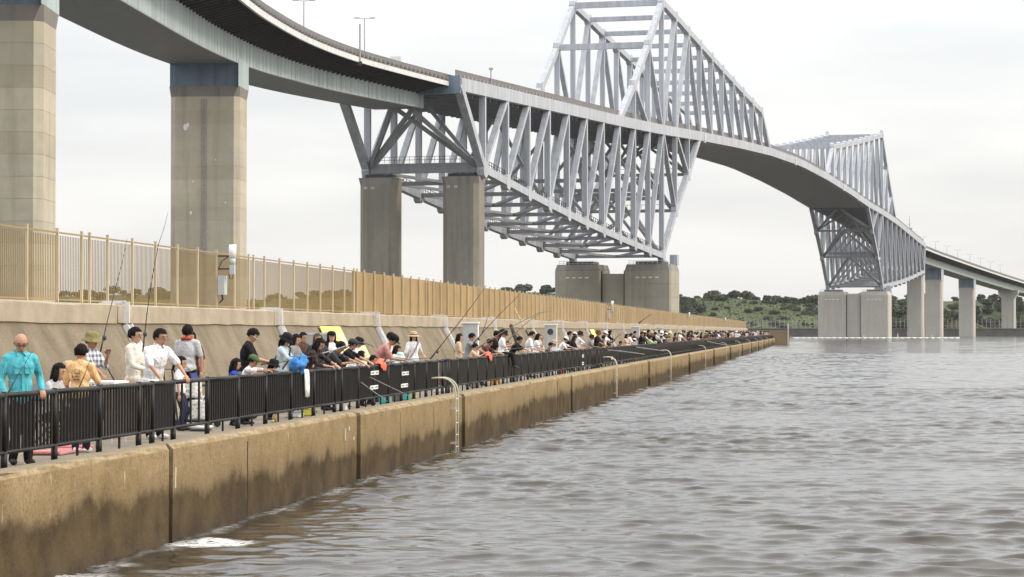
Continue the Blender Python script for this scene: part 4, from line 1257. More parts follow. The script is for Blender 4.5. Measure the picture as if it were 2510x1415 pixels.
p = BR(590, 8, zdeck(590) + .6); o = empty('radio_mast', p, 0, 'thin dark mast on the deck near the far truss end', 'mast')
b = MB(); b.tube([p, p + Vector((0, 0, 11))], [.16, .06], 6); b.build('mast', m_dark, o)
b = MB(); b.box(p + Vector((0, 0, 7)), (1.6, .2, .2)); b.build('cross_arm', m_lampgrey, o)
b = MB(); b.box(p + Vector((0, 0, 4.4)), (2.4, .9, 1.6)); b.build('platform', m_lampgrey, o)
# white van on the viaduct, its roof above the parapet
p = npt(440, -3.4, .75); tg = near_path.s[min(range(len(near_path.s)), key=lambda q: abs(near_path.pt(q, -3.4, 0).y - 440))][1]; rz = math.atan2(tg.y, tg.x)
o = empty('van', p, rz, 'white box van on the curved viaduct, roof showing over the parapet', 'van')
R_ = Matrix.Rotation(rz, 4, 'Z')
def vp(b): b.v = [tuple(p + (R_ @ Vector(q))) for q in b.v]; return b
b = MB(); b.prism([(-3.2, .45), (-3.2, 2.95), (1.6, 2.95), (1.6, .45)], -1.0, 1.0, lambda x, y, z: Vector((x, z, y))); vp(b).build('cargo_box', m_white, o)
b = MB(); b.prism([(1.65, .45), (1.65, 2.3), (2.5, 2.25), (3.1, 1.4), (3.2, .45)], -.95, .95, lambda x, y, z: Vector((x, z, y))); vp(b).build('cab', m_white, o)
b = MB(); b.prism([(2.53, 2.2), (3.1, 1.42), (3.13, 1.42), (2.56, 2.22)], -.85, .85, lambda x, y, z: Vector((x, z, y))); vp(b).build('windscreen', m_black, o)
for x in (-2.1, 2.3):
    for y in (-.92, .92):
        b = MB(); b.tube([(x, y - .1, .38), (x, y + .1, .38)], .38, 14); vp(b).build('wheel', m_black, o)
# ------------------------------------------------------------------ people
SKIN = [M('skin_a', (.43, .235, .15), .5, .16, 6, objc=True), M('skin_b', (.50, .29, .195), .5, .16, 6, objc=True), M('skin_c', (.35, .18, .11), .5, .16, 6, objc=True)]
m_hair = M('hair_black', (.008, .0065, .006), .75, .4, 30, .4, 60, spec=.15, objc=True)
m_hairb = M('hair_brown', (.05, .022, .014), .5, .4, 30, .4, 60, objc=True)
m_lip = M('lips', (.30, .10, .08), .5, .05)
m_shoe_d = M('shoe_dark', (.02, .02, .022), .6, .1); m_shoe_w = M('shoe_white', (.72, .72, .72), .6, .05)
CL = {n: cloth(n, c) for n, c in dict(turquoise=(.10, .46, .53), white=(.78, .78, .79), cream=(.72, .69, .60), greytee=(.50, .50, .52), black=(.014, .014, .016), orange=(.80, .50, .24),
      blue=(.03, .08, .42), lightblue=(.50, .60, .66), pink=(.50, .235, .22), darkgrey=(.055, .055, .06), beige=(.55, .42, .27), brown=(.10, .055, .04), navy=(.03, .035, .075),
      peach=(.62, .40, .28), green=(.40, .62, .34), olive=(.24, .21, .09), greenhat=(.09, .14, .06), paleblue=(.52, .72, .72), khaki=(.22, .20, .15), red=(.38, .05, .05), forest=(.05, .09, .05), grey=(.25, .25, .26), straw=(.50, .38, .24), yellowhat=(.72, .66, .38)).items()}
def plaid(name, a, b_):
    t = NT(name); v = t.obj(); x, y, z = t.sep(v)[:3]
    f = t.math('ADD', t.math('MULTIPLY', t.math('GREATER_THAN', t.math('SINE', t.math('MULTIPLY', z, 75)), .1), .5), t.math('MULTIPLY', t.math('GREATER_THAN', t.math('SINE', t.math('MULTIPLY', t.math('ADD', x, y), 65)), .1), .5))
    return t.out(t.mix(f, a, b_), .85, 0, .15, t.bump(t.noise(10, 3, v), .4, .04))
CL['plaid'] = plaid('plaid_pale', (.62, .64, .66), (.10, .12, .16)); CL['darkplaid'] = plaid('plaid_dark', (.07, .045, .04), (.02, .016, .018))
CL['stripe'] = plaid('pale_check', (.70, .67, .58), (.60, .58, .52))

QUEUE = []
def ik(a, t_, l1, l2, hint):
    d = t_ - a; D = max(1e-4, min(d.length, .995 * (l1 + l2))); d.normalize()
    x = (l1 * l1 - l2 * l2 + D * D) / (2 * D); h = math.sqrt(max(0, l1 * l1 - x * x))
    hp = hint - d * hint.dot(d); hp = hp.normalized() if hp.length > 1e-5 else Vector((0, 0, -1))
    return a + d * x + hp * h, a + d * D
def hand_mesh(mb, wrist, f, n, k, thumb):
    """palm with four unequal bent fingers and a thumb; f finger direction, n palm normal"""
    f = f.normalized(); n = (n - f * n.dot(f)).normalized(); s = f.cross(n)
    R = Matrix((f, s, n)).transposed()
    mb.sphere(wrist + f * .045 * k, (.055 * k, .043 * k, .018 * k), 8, 6, R)
    for i, L in enumerate((.066, .076, .070, .055)):
        o = wrist + f * .083 * k + s * (.030 - .020 * i) * k * (-thumb)
        a = o + (f * .8 + n * .25).normalized() * L * .55 * k; e = a + (f * .45 + n * .85).normalized() * L * .5 * k
        mb.tube([o - f * .02 * k, o, a, e], [.010 * k, .0105 * k, .0095 * k, .007 * k], 6)
    o = wrist + f * .03 * k + s * .036 * k * (-thumb)
    mb.tube([o - s * .02 * k * (-thumb), o, o + (f * .7 + s * -thumb * .6).normalized() * .035 * k, o + (f * .8 + s * -thumb * .3 + n * .4).normalized() * .062 * k], [.012 * k, .012 * k, .0105 * k, .008 * k], 6)

def figure(H=1.7, lean=0, sit=0.0, hands=None, head=(0, 0), fem=False, sleeve=.8, legs=2.0, build=1.0, stance=.10, long_tail=.02, turn=0, hairstyle='short', voxel=.014, bag=False, legsout=False):
    """Returns meshes of a posed person in local space: x forward, y left, z up, feet at z=0. Fully parametric skeleton + skinned tubes."""
    k = H / 1.7; child = max(0.0, (1.55 - H) / 1.0)
    hh = .250 * k * (1 + .40 * child)
    la = math.radians(lean); sp = Vector((math.sin(la), 0, math.cos(la)))
    hipz = (.50 * H if not sit else sit)
    pel = Vector((-math.sin(la) * .16 * k, 0, hipz + .03 * k))
    tw = math.radians(turn); lat = Vector((-math.sin(tw), math.cos(tw), 0)); fw = Vector((math.cos(tw), math.sin(tw), 0))
    tl = (H - hh * 1.14) - .53 * H
    sh = pel + sp * tl; ch = pel + sp * tl * .66; wa = pel + sp * tl * .28
    shw = (.155 if fem else .175) * k * build * (1 - .12 * child)
    neck = sh + sp * .05 * k
    hp, hy = math.radians(head[0]), math.radians(head[1]) + tw
    tilt = la * .45
    hdir = Vector((math.sin(tilt + hp * .35), 0, math.cos(tilt + hp * .35)))
    hc = neck + hdir * hh * .50 + Vector((math.cos(hy), math.sin(hy), 0)) * hh * .10
    HR = Matrix.Rotation(hy, 3, 'Z') @ Matrix.Rotation(hp + tilt * .6, 3, 'Y')
    ua, fa = .165 * H, .150 * H
    body, shirt, pants = MB(), MB(), MB()
    post = MB()
    # torso
    tr = Matrix((fw, lat, Vector((0, 0, 1)))).transposed(); TR = Matrix.Rotation(la, 3, 'Y')
    Rt = TR @ tr if turn == 0 else tr
    bw = build
    def torso(mb, g, hem=True):
        mb.sphere(ch + sp * .01, ((.112 * bw + g) * k, (.160 * bw - (.012 if fem else 0) + g) * k, tl * .40 + g * k), 14, 10, Rt)
        mb.sphere(wa, ((.100 * bw + g) * k, (.142 * bw - (.014 if fem else 0) + g) * k, tl * .36 + g * k), 14, 10, Rt)
        for q in (1, -1): mb.capsule(sh + sp * .012 * k, sh + lat * q * shw * .92 - sp * .028 * k, (.058 + g) * k, (.047 + g) * k, 12)
        mb.capsule(sh, sh + sp * .03 * k, (.075 + g * .6) * k, (.055 + g * .6) * k, 12)
    torso(body, 0.0)
    torso(shirt, .016)
    shirt.sphere(pel + sp * (.01 + long_tail), ((.115 * bw + .022) * k, (.158 * bw + .020) * k, .125 * k), 14, 8, Rt)
    # pelvis, legs
    for mb, g in ((body, 0), (pants, .016)):
        mb.sphere(pel, ((.105 * bw + g) * k, (.148 * bw + g) * k, (.11 + g) * k), 14, 8)
    for sd in (1, -1):
        hj = pel + Vector((0, sd * .085 * k, -.03 * k))
        if sit and legsout:
            kn = hj + Vector((.42 * k, sd * .02, -.02)); an = kn + Vector((.05, 0, -.40 * k)); fdir = Vector((1, 0, -.25)).normalized()
        elif sit:
            ft = Vector((.36 * k, sd * .10, .07 * k)); kn, an = ik(hj, ft, .245 * H, .235 * H, Vector((1, 0, .8))); fdir = Vector((1, 0, 0))
        else:
            ft = Vector((.02 + (.10 if sd > 0 else -.06) * stance * 2 - math.sin(la) * .06, sd * .095 * k, .075 * k)); kn, an = ik(hj, ft, .245 * H, .232 * H, Vector((1, 0, 0))); fdir = Vector((1, sd * .15, 0)).normalized()
        for mb, g, full in ((body, 0, 9), (pants, .018, legs)):
            if mb is body or full > .2:
                e = hj.lerp(kn, min(1, full)) if mb is pants else kn
                mb.capsule(hj, e, (.080 * bw + g) * k, (.054 + g * 1.2) * k, 12)
            if mb is body: mb.capsule(kn, an, .053 * k, .036 * k, 12)
            elif full > 1: mb.capsule(kn, kn.lerp(an, min(1, full - 1)), (.055 + g) * k, (.044 + g) * k, 12)
        body.capsule(an + Vector((0, 0, -.02 * k)), an + fdir * .10 * k + Vector((0, 0, -.04 * k)), .034 * k, .030 * k, 8)
        s_ = MB(); c_ = an + fdir * .055 * k + Vector((0, 0, -.035 * k)); Rf = Matrix((fdir, Vector((0, 0, 1)).cross(fdir), Vector((0, 0, 1)))).transposed() if abs(fdir.z) < .01 else Matrix.Rotation(.25, 3, 'Y')
        s_.sphere(c_, (.135 * k, .050 * k, .042 * k), 12, 7, Rf); s_.sphere(c_ + fdir * -.05 * k + Vector((0, 0, .025 * k)), (.065 * k, .046 * k, .05 * k), 10, 6, Rf)
        s_.v = [(x, y, max(z, c_.z - .037 * k)) for x, y, z in s_.v]
        if sd > 0: shoeL = s_
        else: shoeR = s_
    # arms
    hands = hands or {}
    grips = {}
    for nm, sd in (('L', 1), ('R', -1)):
        sj = sh + lat * sd * shw - sp * .03 * k
        tgt = hands.get(nm)
        if tgt is None: tgt = sj + lat * sd * .07 * k + fw * .05 * k + Vector((0, 0, -(ua + fa) * .97))
        else: tgt = Vector(tgt)
        hint = Vector((-.5, sd * .5, -1.0)) if (tgt - sj).length < .95 * (ua + fa) else Vector((0, sd, -.3))
        el, wr = ik(sj, tgt, ua, fa, hint)
        body.capsule(sj, el, .047 * k * bw, .038 * k, 10); body.capsule(el, wr, .038 * k, .025 * k, 10)
        if sleeve > 0:
            e = sj.lerp(el, min(1, sleeve)); shirt.capsule(sj, e, (.060 * bw + .002) * k, (.058 if sleeve < 1.05 else .052) * k, 12)
            if sleeve > 1: shirt.capsule(el, el.lerp(wr, min(.98, sleeve - 1)), .053 * k, .042 * k, 12)
        fd = (wr - el).normalized()
        if hands.get('flat'): fd = (fd + Vector((.4, 0, -.6))).normalized()
        hand_mesh(post, wr, fd, Vector((0, 0, -1)) if abs(fd.z) < .8 else -lat * sd, k * (1 + .15 * child), sd)
        grips[nm] = wr + fd * .06 * k
    # head
    def hd(p): return hc + HR @ (Vector(p) * hh)
    body.capsule(sh + sp * .01, neck.lerp(hc, .45), .056 * k * (.9 if fem else 1), .050 * k * (.88 if fem else 1), 10)
    body.sphere(hd((0, 0, .08)), (.43 * hh, .345 * hh, .41 * hh), 14, 10, HR)
    body.sphere(hd((.10, 0, -.20)), (.30 * hh, .265 * hh, .30 * hh), 12, 8, HR)
    post.sphere(hd((.435, 0, -.07)), (.055 * hh, .045 * hh, .085 * hh), 8, 6, HR)
    for sd in (1, -1): post.sphere(hd((-.02, sd * .345, -.02)), (.06 * hh, .03 * hh, .095 * hh), 8, 6, HR)
    face = []
    for sd in (1, -1):
        e = MB(); e.sphere(hd((.385, sd * .14, .03)), (.03 * hh, .055 * hh, .022 * hh), 8, 5, HR); face.append(('eye', e, 'eye'))
        e = MB(); e.beam(hd((.40, sd * .06, .125)), hd((.365, sd * .23, .12)), .02 * hh, .03 * hh, HR @ Vector((1, 0, 0))); face.append(('eyebrow', e, 'hair'))
    e = MB(); e.sphere(hd((.375, 0, -.26)), (.025 * hh, .10 * hh, .022 * hh), 8, 5, HR); face.append(('mouth', e, 'lip'))
    # hair
    hair = MB(); rr = random.Random(int(H * 1000) + int(lean) + len(hairstyle))
    if hairstyle != 'bald':
        n, m = 22, 14; vs_, fs_ = [], []
        for i in range(m + 1):
            th = math.pi * i / m
            for q in range(n):
                ph = 2 * math.pi * q / n
                d = Vector((math.sin(th) * math.cos(ph), math.sin(th) * math.sin(ph), math.cos(th)))
                jit = 1 + .085 * rr.uniform(-1, 1)
                vs_.append(hd((d.x * .485 * jit - .015, d.y * .405 * jit, d.z * .47 * jit + .095)))
        low = -.55 if hairstyle == 'short' else -.9
        for i in range(m):
            for q in range(n):
                th = math.pi * (i + .5) / m; ph = 2 * math.pi * (q + .5) / n
                d = Vector((math.sin(th) * math.cos(ph), math.sin(th) * math.sin(ph), math.cos(th)))
                face_reg = d.x > .40 and d.z < .46
                side = hairstyle == 'short' and d.x > -.15 and d.z < -.12
                if face_reg or side or d.z < low or (d.z < -.2 and d.x > (.1 if hairstyle == 'short' else .3)): continue
                fs_.append((i * n + q, i * n + (q + 1) % n, (i + 1) * n + (q + 1) % n, (i + 1) * n + q)[::-1])
        hair.add(vs_, fs_)
        if hairstyle in ('long', 'bob'):
            L = .95 if hairstyle == 'long' else .42
            for (y, xx) in ((-.30, .04), (.30, .04), (-.16, -.28), (.16, -.28), (0, -.33)):
                p0 = hd((xx, y, .15)); p1 = hd((xx - .05, y * 1.05, -.38)); p2 = p1 + Vector((-.02, 0, -L * hh * .62))
                hair.tube([p0, p1, p1.lerp(p2, .5), p2], [.17 * hh, .17 * hh, .16 * hh, .07 * hh], 8)
        if hairstyle == 'pony':
            p0 = hd((-.45, 0, .12)); hair.tube([p0, p0 + HR @ Vector((-.12 * hh, 0, -.15 * hh)), p0 + Vector((-.05, 0, -.62 * hh)), p0 + Vector((-.02, 0, -.95 * hh))], [.09 * hh, .13 * hh, .11 * hh, .03 * hh], 8)
        if hairstyle == 'bun': hair.sphere(hd((-.42, 0, .30)), .18 * hh, 10, 7)
    return dict(body=body, shirt=shirt, pants=pants, post=post, shoes=(shoeL, shoeR), hair=hair, face=face, hh=hh, hd=hd, HR=HR, grips=grips, sh=sh, pel=pel, sp=sp, k=k, ch=ch, lat=lat, fw=fw, voxel=voxel, hc=hc)

def hat_mesh(fig, kind):
    hh = fig['hh']; out = []
    def place(b): b.v = [tuple(fig['hd'](p)) for p in b.v]; return b
    if kind in ('bucket', 'sunhat'):
        w = .66 if kind == 'bucket' else .84; dz = -.06 if kind == 'bucket' else -.03
        b = MB(); b.lathe([(0.0, .66), (.26, .64), (.40, .56), (.445, .36), (.46, .22), (.56, .22 + dz * 1.2), (w, .10 + dz), (w * .99, .085 + dz), (.46, .18)], (-.03, 0, 0), 20, 1.1, 1.0); out.append(('hat', place(b)))
        if kind == 'sunhat':
            b = MB(); b.lathe([(.452, .20), (.466, .21), (.462, .30), (.448, .31)], (-.03, 0, 0), 20, 1.1, 1.0); out.append(('hat_band', place(b)))
    elif kind == 'cap':
        b = MB(); b.lathe([(0, .60), (.2, .585), (.36, .50), (.44, .34), (.455, .20), (.44, .19)], (-.02, 0, 0), 20, 1.1, .95); out.append(('cap', place(b)))
        b = MB(); pts = [(.36 + .40 * math.cos(a) * 1.0, .36 * math.sin(a)) for a in np.linspace(-math.pi / 2, math.pi / 2, 9)]
        b.prism(pts, 0, .025, lambda x, y, z: Vector((x, y, .20 + z - .16 * max(0, x - .36) - .25 * y * y))); out.append(('visor', place(b)))
    return out
def remesh(name, mb, voxel, cb, smooth_it=3):
    me = mb.mesh(name); o = bpy.data.objects.new('tmp_' + name, me); TMP.objects.link(o)
    m = o.modifiers.new('r', 'REMESH'); m.mode = 'VOXEL'; m.voxel_size = voxel; m.use_smooth_shade = True
    s = o.modifiers.new('s', 'SMOOTH'); s.factor = .5; s.iterations = smooth_it
    QUEUE.append((o, cb))
TMP = bpy.data.collections.new('tmp'); C.children.link(TMP)
def flush():
    bpy.context.view_layer.update()
    dg = bpy.context.evaluated_depsgraph_get()
    res = []
    for o, cb in QUEUE:
        res.append(bpy.data.meshes.new_from_object(o.evaluated_get(dg)))
    for (o, cb), me in zip(QUEUE, res):
        cb(me); old = o.data; bpy.data.objects.remove(o); bpy.data.meshes.remove(old)
    QUEUE.clear()
def append_mesh(me, mb):
    """join small closed pieces (nose, ears, hands) into the body mesh"""
    v0 = np.empty(len(me.vertices) * 3, np.float32); me.vertices.foreach_get('co', v0)
    f0 = [tuple(p.vertices) for p in me.polygons]; n = len(v0) // 3
    nm = bpy.data.meshes.new(me.name)
    nm.from_pydata([tuple(a) for a in v0.reshape(-1, 3)] + mb.v, [], f0 + [tuple(i + n for i in f) for f in mb.f])
    nm.update(); bpy.data.meshes.remove(me); return nm

def creases(me, amp, seed):
    """push the cloth in and out along ridged folds"""
    n = len(me.vertices); co = np.empty(n * 3, np.float32); no = np.empty(n * 3, np.float32)
    me.vertices.foreach_get('co', co); me.vertices.foreach_get('normal', no); co = co.reshape(-1, 3); no = no.reshape(-1, 3)
    d = np.empty(n, np.float32); off = Vector((seed * 7.3, seed * 3.1, 0))
    for i in range(n):
        p = co[i]; w1 = mnoise.noise(Vector((p[0] * 7 + p[2] * 5, p[1] * 7 - p[2] * 4, p[2] * 4)) + off); w2 = mnoise.noise(Vector((p[0] * 16, p[1] * 16 + p[2] * 6, p[2] * 9)) + off)
        d[i] = (.5 - abs(w1) * 2.2) * .75 + w2 * .35
    co += no * (d * amp)[:, None]
    me.vertices.foreach_set('co', co.ravel()); me.update(); return me
PEOPLE = {}
def person(key, px, w, ang, label, shirt='white', pants='black', skin=0, hair='short', hair_mat=None, hat=None, hat_mat='black', shoes='d', group=None, voxel=None, glasses=None, dz=0.0, sink=0, face=True, extra=None, dY=0, **kw):
    Y = pxY(px, w) + dY; s = sY(Y, w)
    rz = math.radians(ang)
    o = empty('person', Q(s, w, ZQ + dz), rz, label, 'person', group)
    vx = voxel or (.014 if Y < 60 else .019 if Y < 90 else .026)
    f = figure(hairstyle=hair, voxel=vx, **kw)
    PEOPLE[key] = (o, f)
    sk = SKIN[skin]
    def cb_body(me): link('body', append_mesh(me, f['post']), sk, o, True)
    remesh('body', f['body'], vx, cb_body)
    fold = vx < .02
    remesh('shirt', f['shirt'], vx, lambda me: link('shirt', creases(me, .009, rz) if fold else me, CL[shirt], o, True), 2)
    remesh('trousers', f['pants'], vx, lambda me: link('trousers', creases(me, .009, rz) if fold else me, CL[pants], o, True), 2)
    for s_ in f['shoes']: link('shoe', s_.mesh('shoe'), m_shoe_d if shoes == 'd' else m_shoe_w, o, True)
    hm = hair_mat or m_hair
    if f['hair'].v: link('hair', f['hair'].mesh('hair'), hm, o, True)
    if face:
        for nm, mb, t_ in f['face']: link(nm, mb.mesh(nm), {'eye': m_black, 'hair': hm, 'lip': m_lip}[t_], o, True)
    if hat:
        for nm, mb in hat_mesh(f, hat): link(nm, mb.mesh(nm), m_black if nm == 'hat_band' else CL[hat_mat], o, nm != 'visor')
    if glasses:
        b = MB(); hd = f['hd']
        for sd in (1, -1):
            c_ = (.455, sd * .145, .02); b.tube([hd((c_[0] - .03 * abs(math.cos(a)), c_[1] + .095 * math.cos(a), c_[2] + .07 * math.sin(a))) for a in np.linspace(0, 6.283, 11)], .008 * f['hh'], 5)
            b.tube([hd((.44, sd * .24, .04)), hd((.2, sd * .37, .05)), hd((-.05, sd * .37, .03))], .016 * f['hh'], 5)
        b.tube([hd((.465, -.05, .03)), hd((.465, .05, .03))], .02 * f['hh'], 5)
        link('glasses', b.mesh('glasses'), m_white if glasses == 'white' else m_dark, o)
    if extra: extra(o, f)
    return o, f
RW = ZR + HR - ZQ                      # rail height above the walkway
def railhands(w, H, spread=.22, dz=.02, reach=.0):
    d = w - WR + reach
    return {'L': (d, spread, RW + dz), 'R': (d, -spread, RW + dz), 'flat': True}
def strap(o, f, mat):
    p = f['sh'] + f['lat'] * .12; q = f['pel'] - f['lat'] * .16
    b = MB(); fw = f['fw']
    b.tube([p + Vector((0, 0, .055)), p + fw * .10, (p + q) / 2 + fw * .165, q + fw * .12 + Vector((0, 0, .05))], .018, 6); link('bag_strap', b.mesh('bag_strap'), mat, o)
    b = MB(); b.tube([p + Vector((0, 0, .055)), p - fw * .11, (p + q) / 2 - fw * .16, q - fw * .12 + Vector((0, 0, .05))], .018, 6); link('bag_strap', b.mesh('bag_strap'), mat, o)
def collar(mat):
    def fn(o, f):
        b = MB(); c_ = f['sh'] + f['sp'] * .055 * f['k']; k = f['k']
        for sd in (1, -1):
            b.add([c_ + f['fw'] * .075 * k + f['lat'] * sd * .008, c_ + f['fw'] * .105 * k + f['lat'] * sd * .055 * k - f['sp'] * .055 * k, c_ + f['fw'] * .04 * k + f['lat'] * sd * .085 * k - f['sp'] * .01, c_ + f['fw'] * .02 * k + f['lat'] * sd * .072 * k + f['sp'] * .03 * k], [(0, 1, 2, 3)])
            b.tube([c_ + f['lat'] * sd * .072 * k + f['sp'] * .012, c_ - f['fw'] * .06 * k + f['lat'] * sd * .03 * k + f['sp'] * .025], .018 * k, 6)
        link('collar', b.mesh('collar'), mat, o)
    return fn
def near_man_detail(o, f):
    collar(CL['turquoise'])(o, f)
    k = f['k']
    for sd in (1, -1):
        c_ = f['ch'] + f['fw'] * (.138) * k + f['lat'] * sd * .075 * k
        b = MB(); b.beam(c_ - f['lat'] * .05, c_ + f['lat'] * .05, .09, .018, f['sp']); po = b.build('pocket', CL['turquoise'], o, local=True)
        b = MB(); b.beam(c_ - f['lat'] * .054 + f['sp'] * .045 + f['fw'] * .006, c_ + f['lat'] * .054 + f['sp'] * .045 + f['fw'] * .006, .03, .022, f['sp']); b.build('pocket_flap', CL['turquoise'], po, local=True)
    b = MB(); b.beam(f['pel'] + f['fw'] * .146 + f['sp'] * .02, f['sh'] + f['fw'] * .09 - f['sp'] * .03, .03, .012, f['lat']); b.build('placket', CL['turquoise'], o, local=True)
def white_detail(o, f):
    collar(CL['white'])(o, f); k = f['k']
    for q in range(5):
        b = MB(); b.sphere(f['pel'].lerp(f['sh'], .2 + .17 * q) + f['fw'] * (.140 - .012 * q) * k, .008, 6, 4); link('button', b.mesh('button'), m_galv, o)
def back_print(o, f):
    # arched row of dark letters and a small drawn frame with caption bars on the back of the orange shirt
    k = f['k']; back = -f['fw']; c_ = f['ch'] + back * .128 * k; up = f['sp']; rt_ = f['lat'] * -1.0
    for i, chx in enumerate('auxlcey'):
        a = math.radians(58 - 19.3 * i)
        cu = bpy.data.curves.new('letter', 'FONT'); cu.body = chx; cu.size = .052 * k; cu.extrude = .0015; cu.align_x = 'CENTER'
        to = bpy.data.objects.new('tmp_letter', cu); TMP.objects.link(to); bpy.context.view_layer.update()
        me = bpy.data.meshes.new_from_object(to.evaluated_get(bpy.context.evaluated_depsgraph_get())); bpy.data.objects.remove(to)
        pos = c_ + rt_ * math.sin(-a) * .105 * k + up * (math.cos(a) * .085 * k) + back * (.010 - .018 * abs(math.sin(a)))
        right = rt_ * math.cos(a) + up * math.sin(a); upv = up * math.cos(a) - rt_ * math.sin(a)
        R = Matrix((right, upv, right.cross(upv))).transposed().to_4x4(); R.translation = pos
        me.transform(R); link('shirt_letter', me, m_ink, o)
    for (x0, x1, z, h) in ((-.04, .045, .035, .012), (-.045, .05, -.015, .008), (-.06, .05, -.065, .016), (-.075, -.063, -.02, .04), (.04, .048, .045, .045)):
        b = MB(); b.beam(c_ + rt_ * x0 * k + up * z * k + back * .013, c_ + rt_ * x1 * k + up * z * k + back * .013, h * k, .01, up); b.build('shirt_print', m_ink, o, local=True)
def towel_neck(o, f):
    b = MB(); c_ = f['sh'] + f['sp'] * .05
    b.tube([c_ + Vector((.085 * math.cos(a), .10 * math.sin(a), .01 * math.cos(2 * a))) for a in np.linspace(0, 6.283, 15)], .032, 8); link('neck_towel', b.mesh('neck_towel'), CL['red'], o, True)
def jacket(o, f):
    b = MB(); k = f['k']
    def cb(me): link('jacket', me, CL['black'], o, True)
    for sd in (1, -1):
        b.capsule(f['sh'] + f['lat'] * sd * .13 * k, f['pel'] + f['lat'] * sd * .15 * k + f['fw'] * .02, .085 * k, .09 * k)
        sj = f['sh'] + f['lat'] * sd * .16 * k; b.capsule(sj, sj + f['lat'] * sd * .07 * k + Vector((0, 0, -.28 * k)), .075 * k, .065 * k)
    b.sphere(f['ch'] - f['fw'] * .06, (.11 * k, .18 * k, .26 * k)); remesh('jacket', b, .02, cb)


AW = -7                                # facing the water
person('bald', 50, .62, -62, 'bald elderly man in glasses and turquoise shirt behind the railing', 'turquoise', 'black', 0, 'bald', None, H=1.63, sleeve=1.95, head=(24, -12), glasses='dark', hands={'L': (.10, .25, .92), 'R': (.14, -.23, .86)}, build=1.02, extra=near_man_detail, long_tail=-.02)
person('w130', 128, 1.7, -35, 'dark haired woman in grey tee sitting low behind the railing, black arm sleeve', 'greytee', 'black', 1, 'bob', None, H=1.58, sit=.42, lean=16, fem=True, hands={'L': (.34, .12, .72), 'R': (.36, -.1, .70)}, head=(5, 12))
person('w165', 163, 2.3, -60, 'person in a tan cap and white top sitting behind the boy in orange', 'white', 'darkgrey', 1, 'long', None, 'cap', 'beige', H=1.55, sit=.42, lean=12, fem=True, hands={'L': (.3, .12, .75), 'R': (.32, -.1, .75)})
person('boy', 197, .78, 78, 'boy in an orange tee seen from behind, dark printing on its back', 'orange', 'black', 0, 'short', None, H=1.47, head=(8, -6), shoes='w', extra=back_print, face=False, hands={'L': (.18, .22, .78), 'R': (.20, -.24, .76)}, sleeve=.95)
person('olive', 222, 1.75, -25, 'man in olive bucket hat and checked shirt holding a rod upright', 'plaid', 'navy', 2, 'short', None, 'bucket', 'olive', H=1.62, head=(10, -15), hands={'L': (.30, .02, 1.30), 'R': (.42, -.28, .98)}, sleeve=1.05, build=1.05)
person('creamman', 327, 1.75, -14, 'black haired man in a loose cream long sleeved shirt, side view', 'stripe', 'beige', 1, 'short', None, H=1.71, head=(6, -2), hands={'L': (.32, .1, 1.06), 'R': (.30, -.12, 1.02)}, sleeve=1.85, long_tail=-.03)
person('whiteman', 378, .90, -38, 'heavy young man in a white short sleeved shirt leaning both hands on the railing', 'white', 'black', 0, 'short', None, H=1.70, lean=13, head=(6, 4), hands={'L': (.50, .22, RW + .02), 'R': (.38, -.24, RW + .02), 'flat': True}, sleeve=.92, build=1.16, shoes='w', extra=white_detail, long_tail=-.02)
person('ponygirl', 441, 1.3, -8, 'small girl with a ponytail in a white tee, side view', 'white', 'navy', 1, 'pony', None, H=1.23, fem=True, head=(6, -4))
person('greyback', 459, 2.75, 78, 'man in grey tee with a red towel round his neck, seen from behind', 'greytee', 'black', 0, 'short', None, H=1.77, head=(-2, -4), face=False, extra=towel_neck, hands={'L': (.22, .2, .95)}, build=1.03)
person('hidden', 470, 3.3, -100, 'person mostly hidden in front of the man in grey tee', 'brown', 'black', 0, 'short', None, H=1.64, face=True)
person('bluegirl', 569, .95, 8, 'girl with long dark hair in a bright blue tee at the railing', 'blue', 'black', 1, 'long', None, H=1.18, fem=True, lean=8, hands={'L': (.3, .1, .9), 'R': (.34, -.1, .9)}, head=(10, -10))
person('greencap', 600, .85, -15, 'child in a green cap and white tee leaning over the railing', 'white', 'black', 0, 'short', None, 'cap', 'greenhat', H=1.26, lean=22, head=(22, 0), hands={'L': (.52, .12, .97), 'R': (.55, -.16, .95)}, sleeve=.9)
person('blacktee', 600, 1.45, -6, 'tall man in black tee and white framed glasses looking down at his hands', 'black', 'khaki', 1, 'short', None, H=1.72, lean=12, head=(34, -3), glasses='white', hands={'L': (.42, .06, 1.06), 'R': (.46, -.04, 1.08)}, sleeve=.95)
person('bucketw', 690, 1.6, -20, 'woman in black bucket hat and pale blue shirt with a black strap', 'lightblue', 'black', 1, 'long', None, 'bucket', 'black', H=1.60, lean=8, head=(30, -5), fem=True, hands={'L': (.40, .06, 1.0), 'R': (.42, -.1, .98)}, sleeve=1.5, extra=lambda o, f: strap(o, f, m_black))
person('lowhat', 660, .95, -15, 'child in a black hat crouched low behind the railing next to the blue net', 'black', 'black', 1, 'bob', None, 'bucket', 'black', H=1.12, lean=12, head=(15, 0), fem=True)
person('plaidw', 752, .95, -14, 'long haired woman in dark plaid shirt bent over the railing', 'darkplaid', 'black', 1, 'long', None, H=1.60, lean=32, head=(20, -4), fem=True, hands={'L': (.58, .10, .97), 'R': (.52, -.16, .95)}, sleeve=1.4)
person('redhair', 778, 1.5, -70, 'smiling woman with red brown hair in a dark grey polo', 'darkgrey', 'black', 0, 'bob', m_hairb, H=1.60, fem=True, head=(2, 0), hands={'L': (.25, .34, 1.0), 'R': (.16, -.2, .95)}, build=1.1)
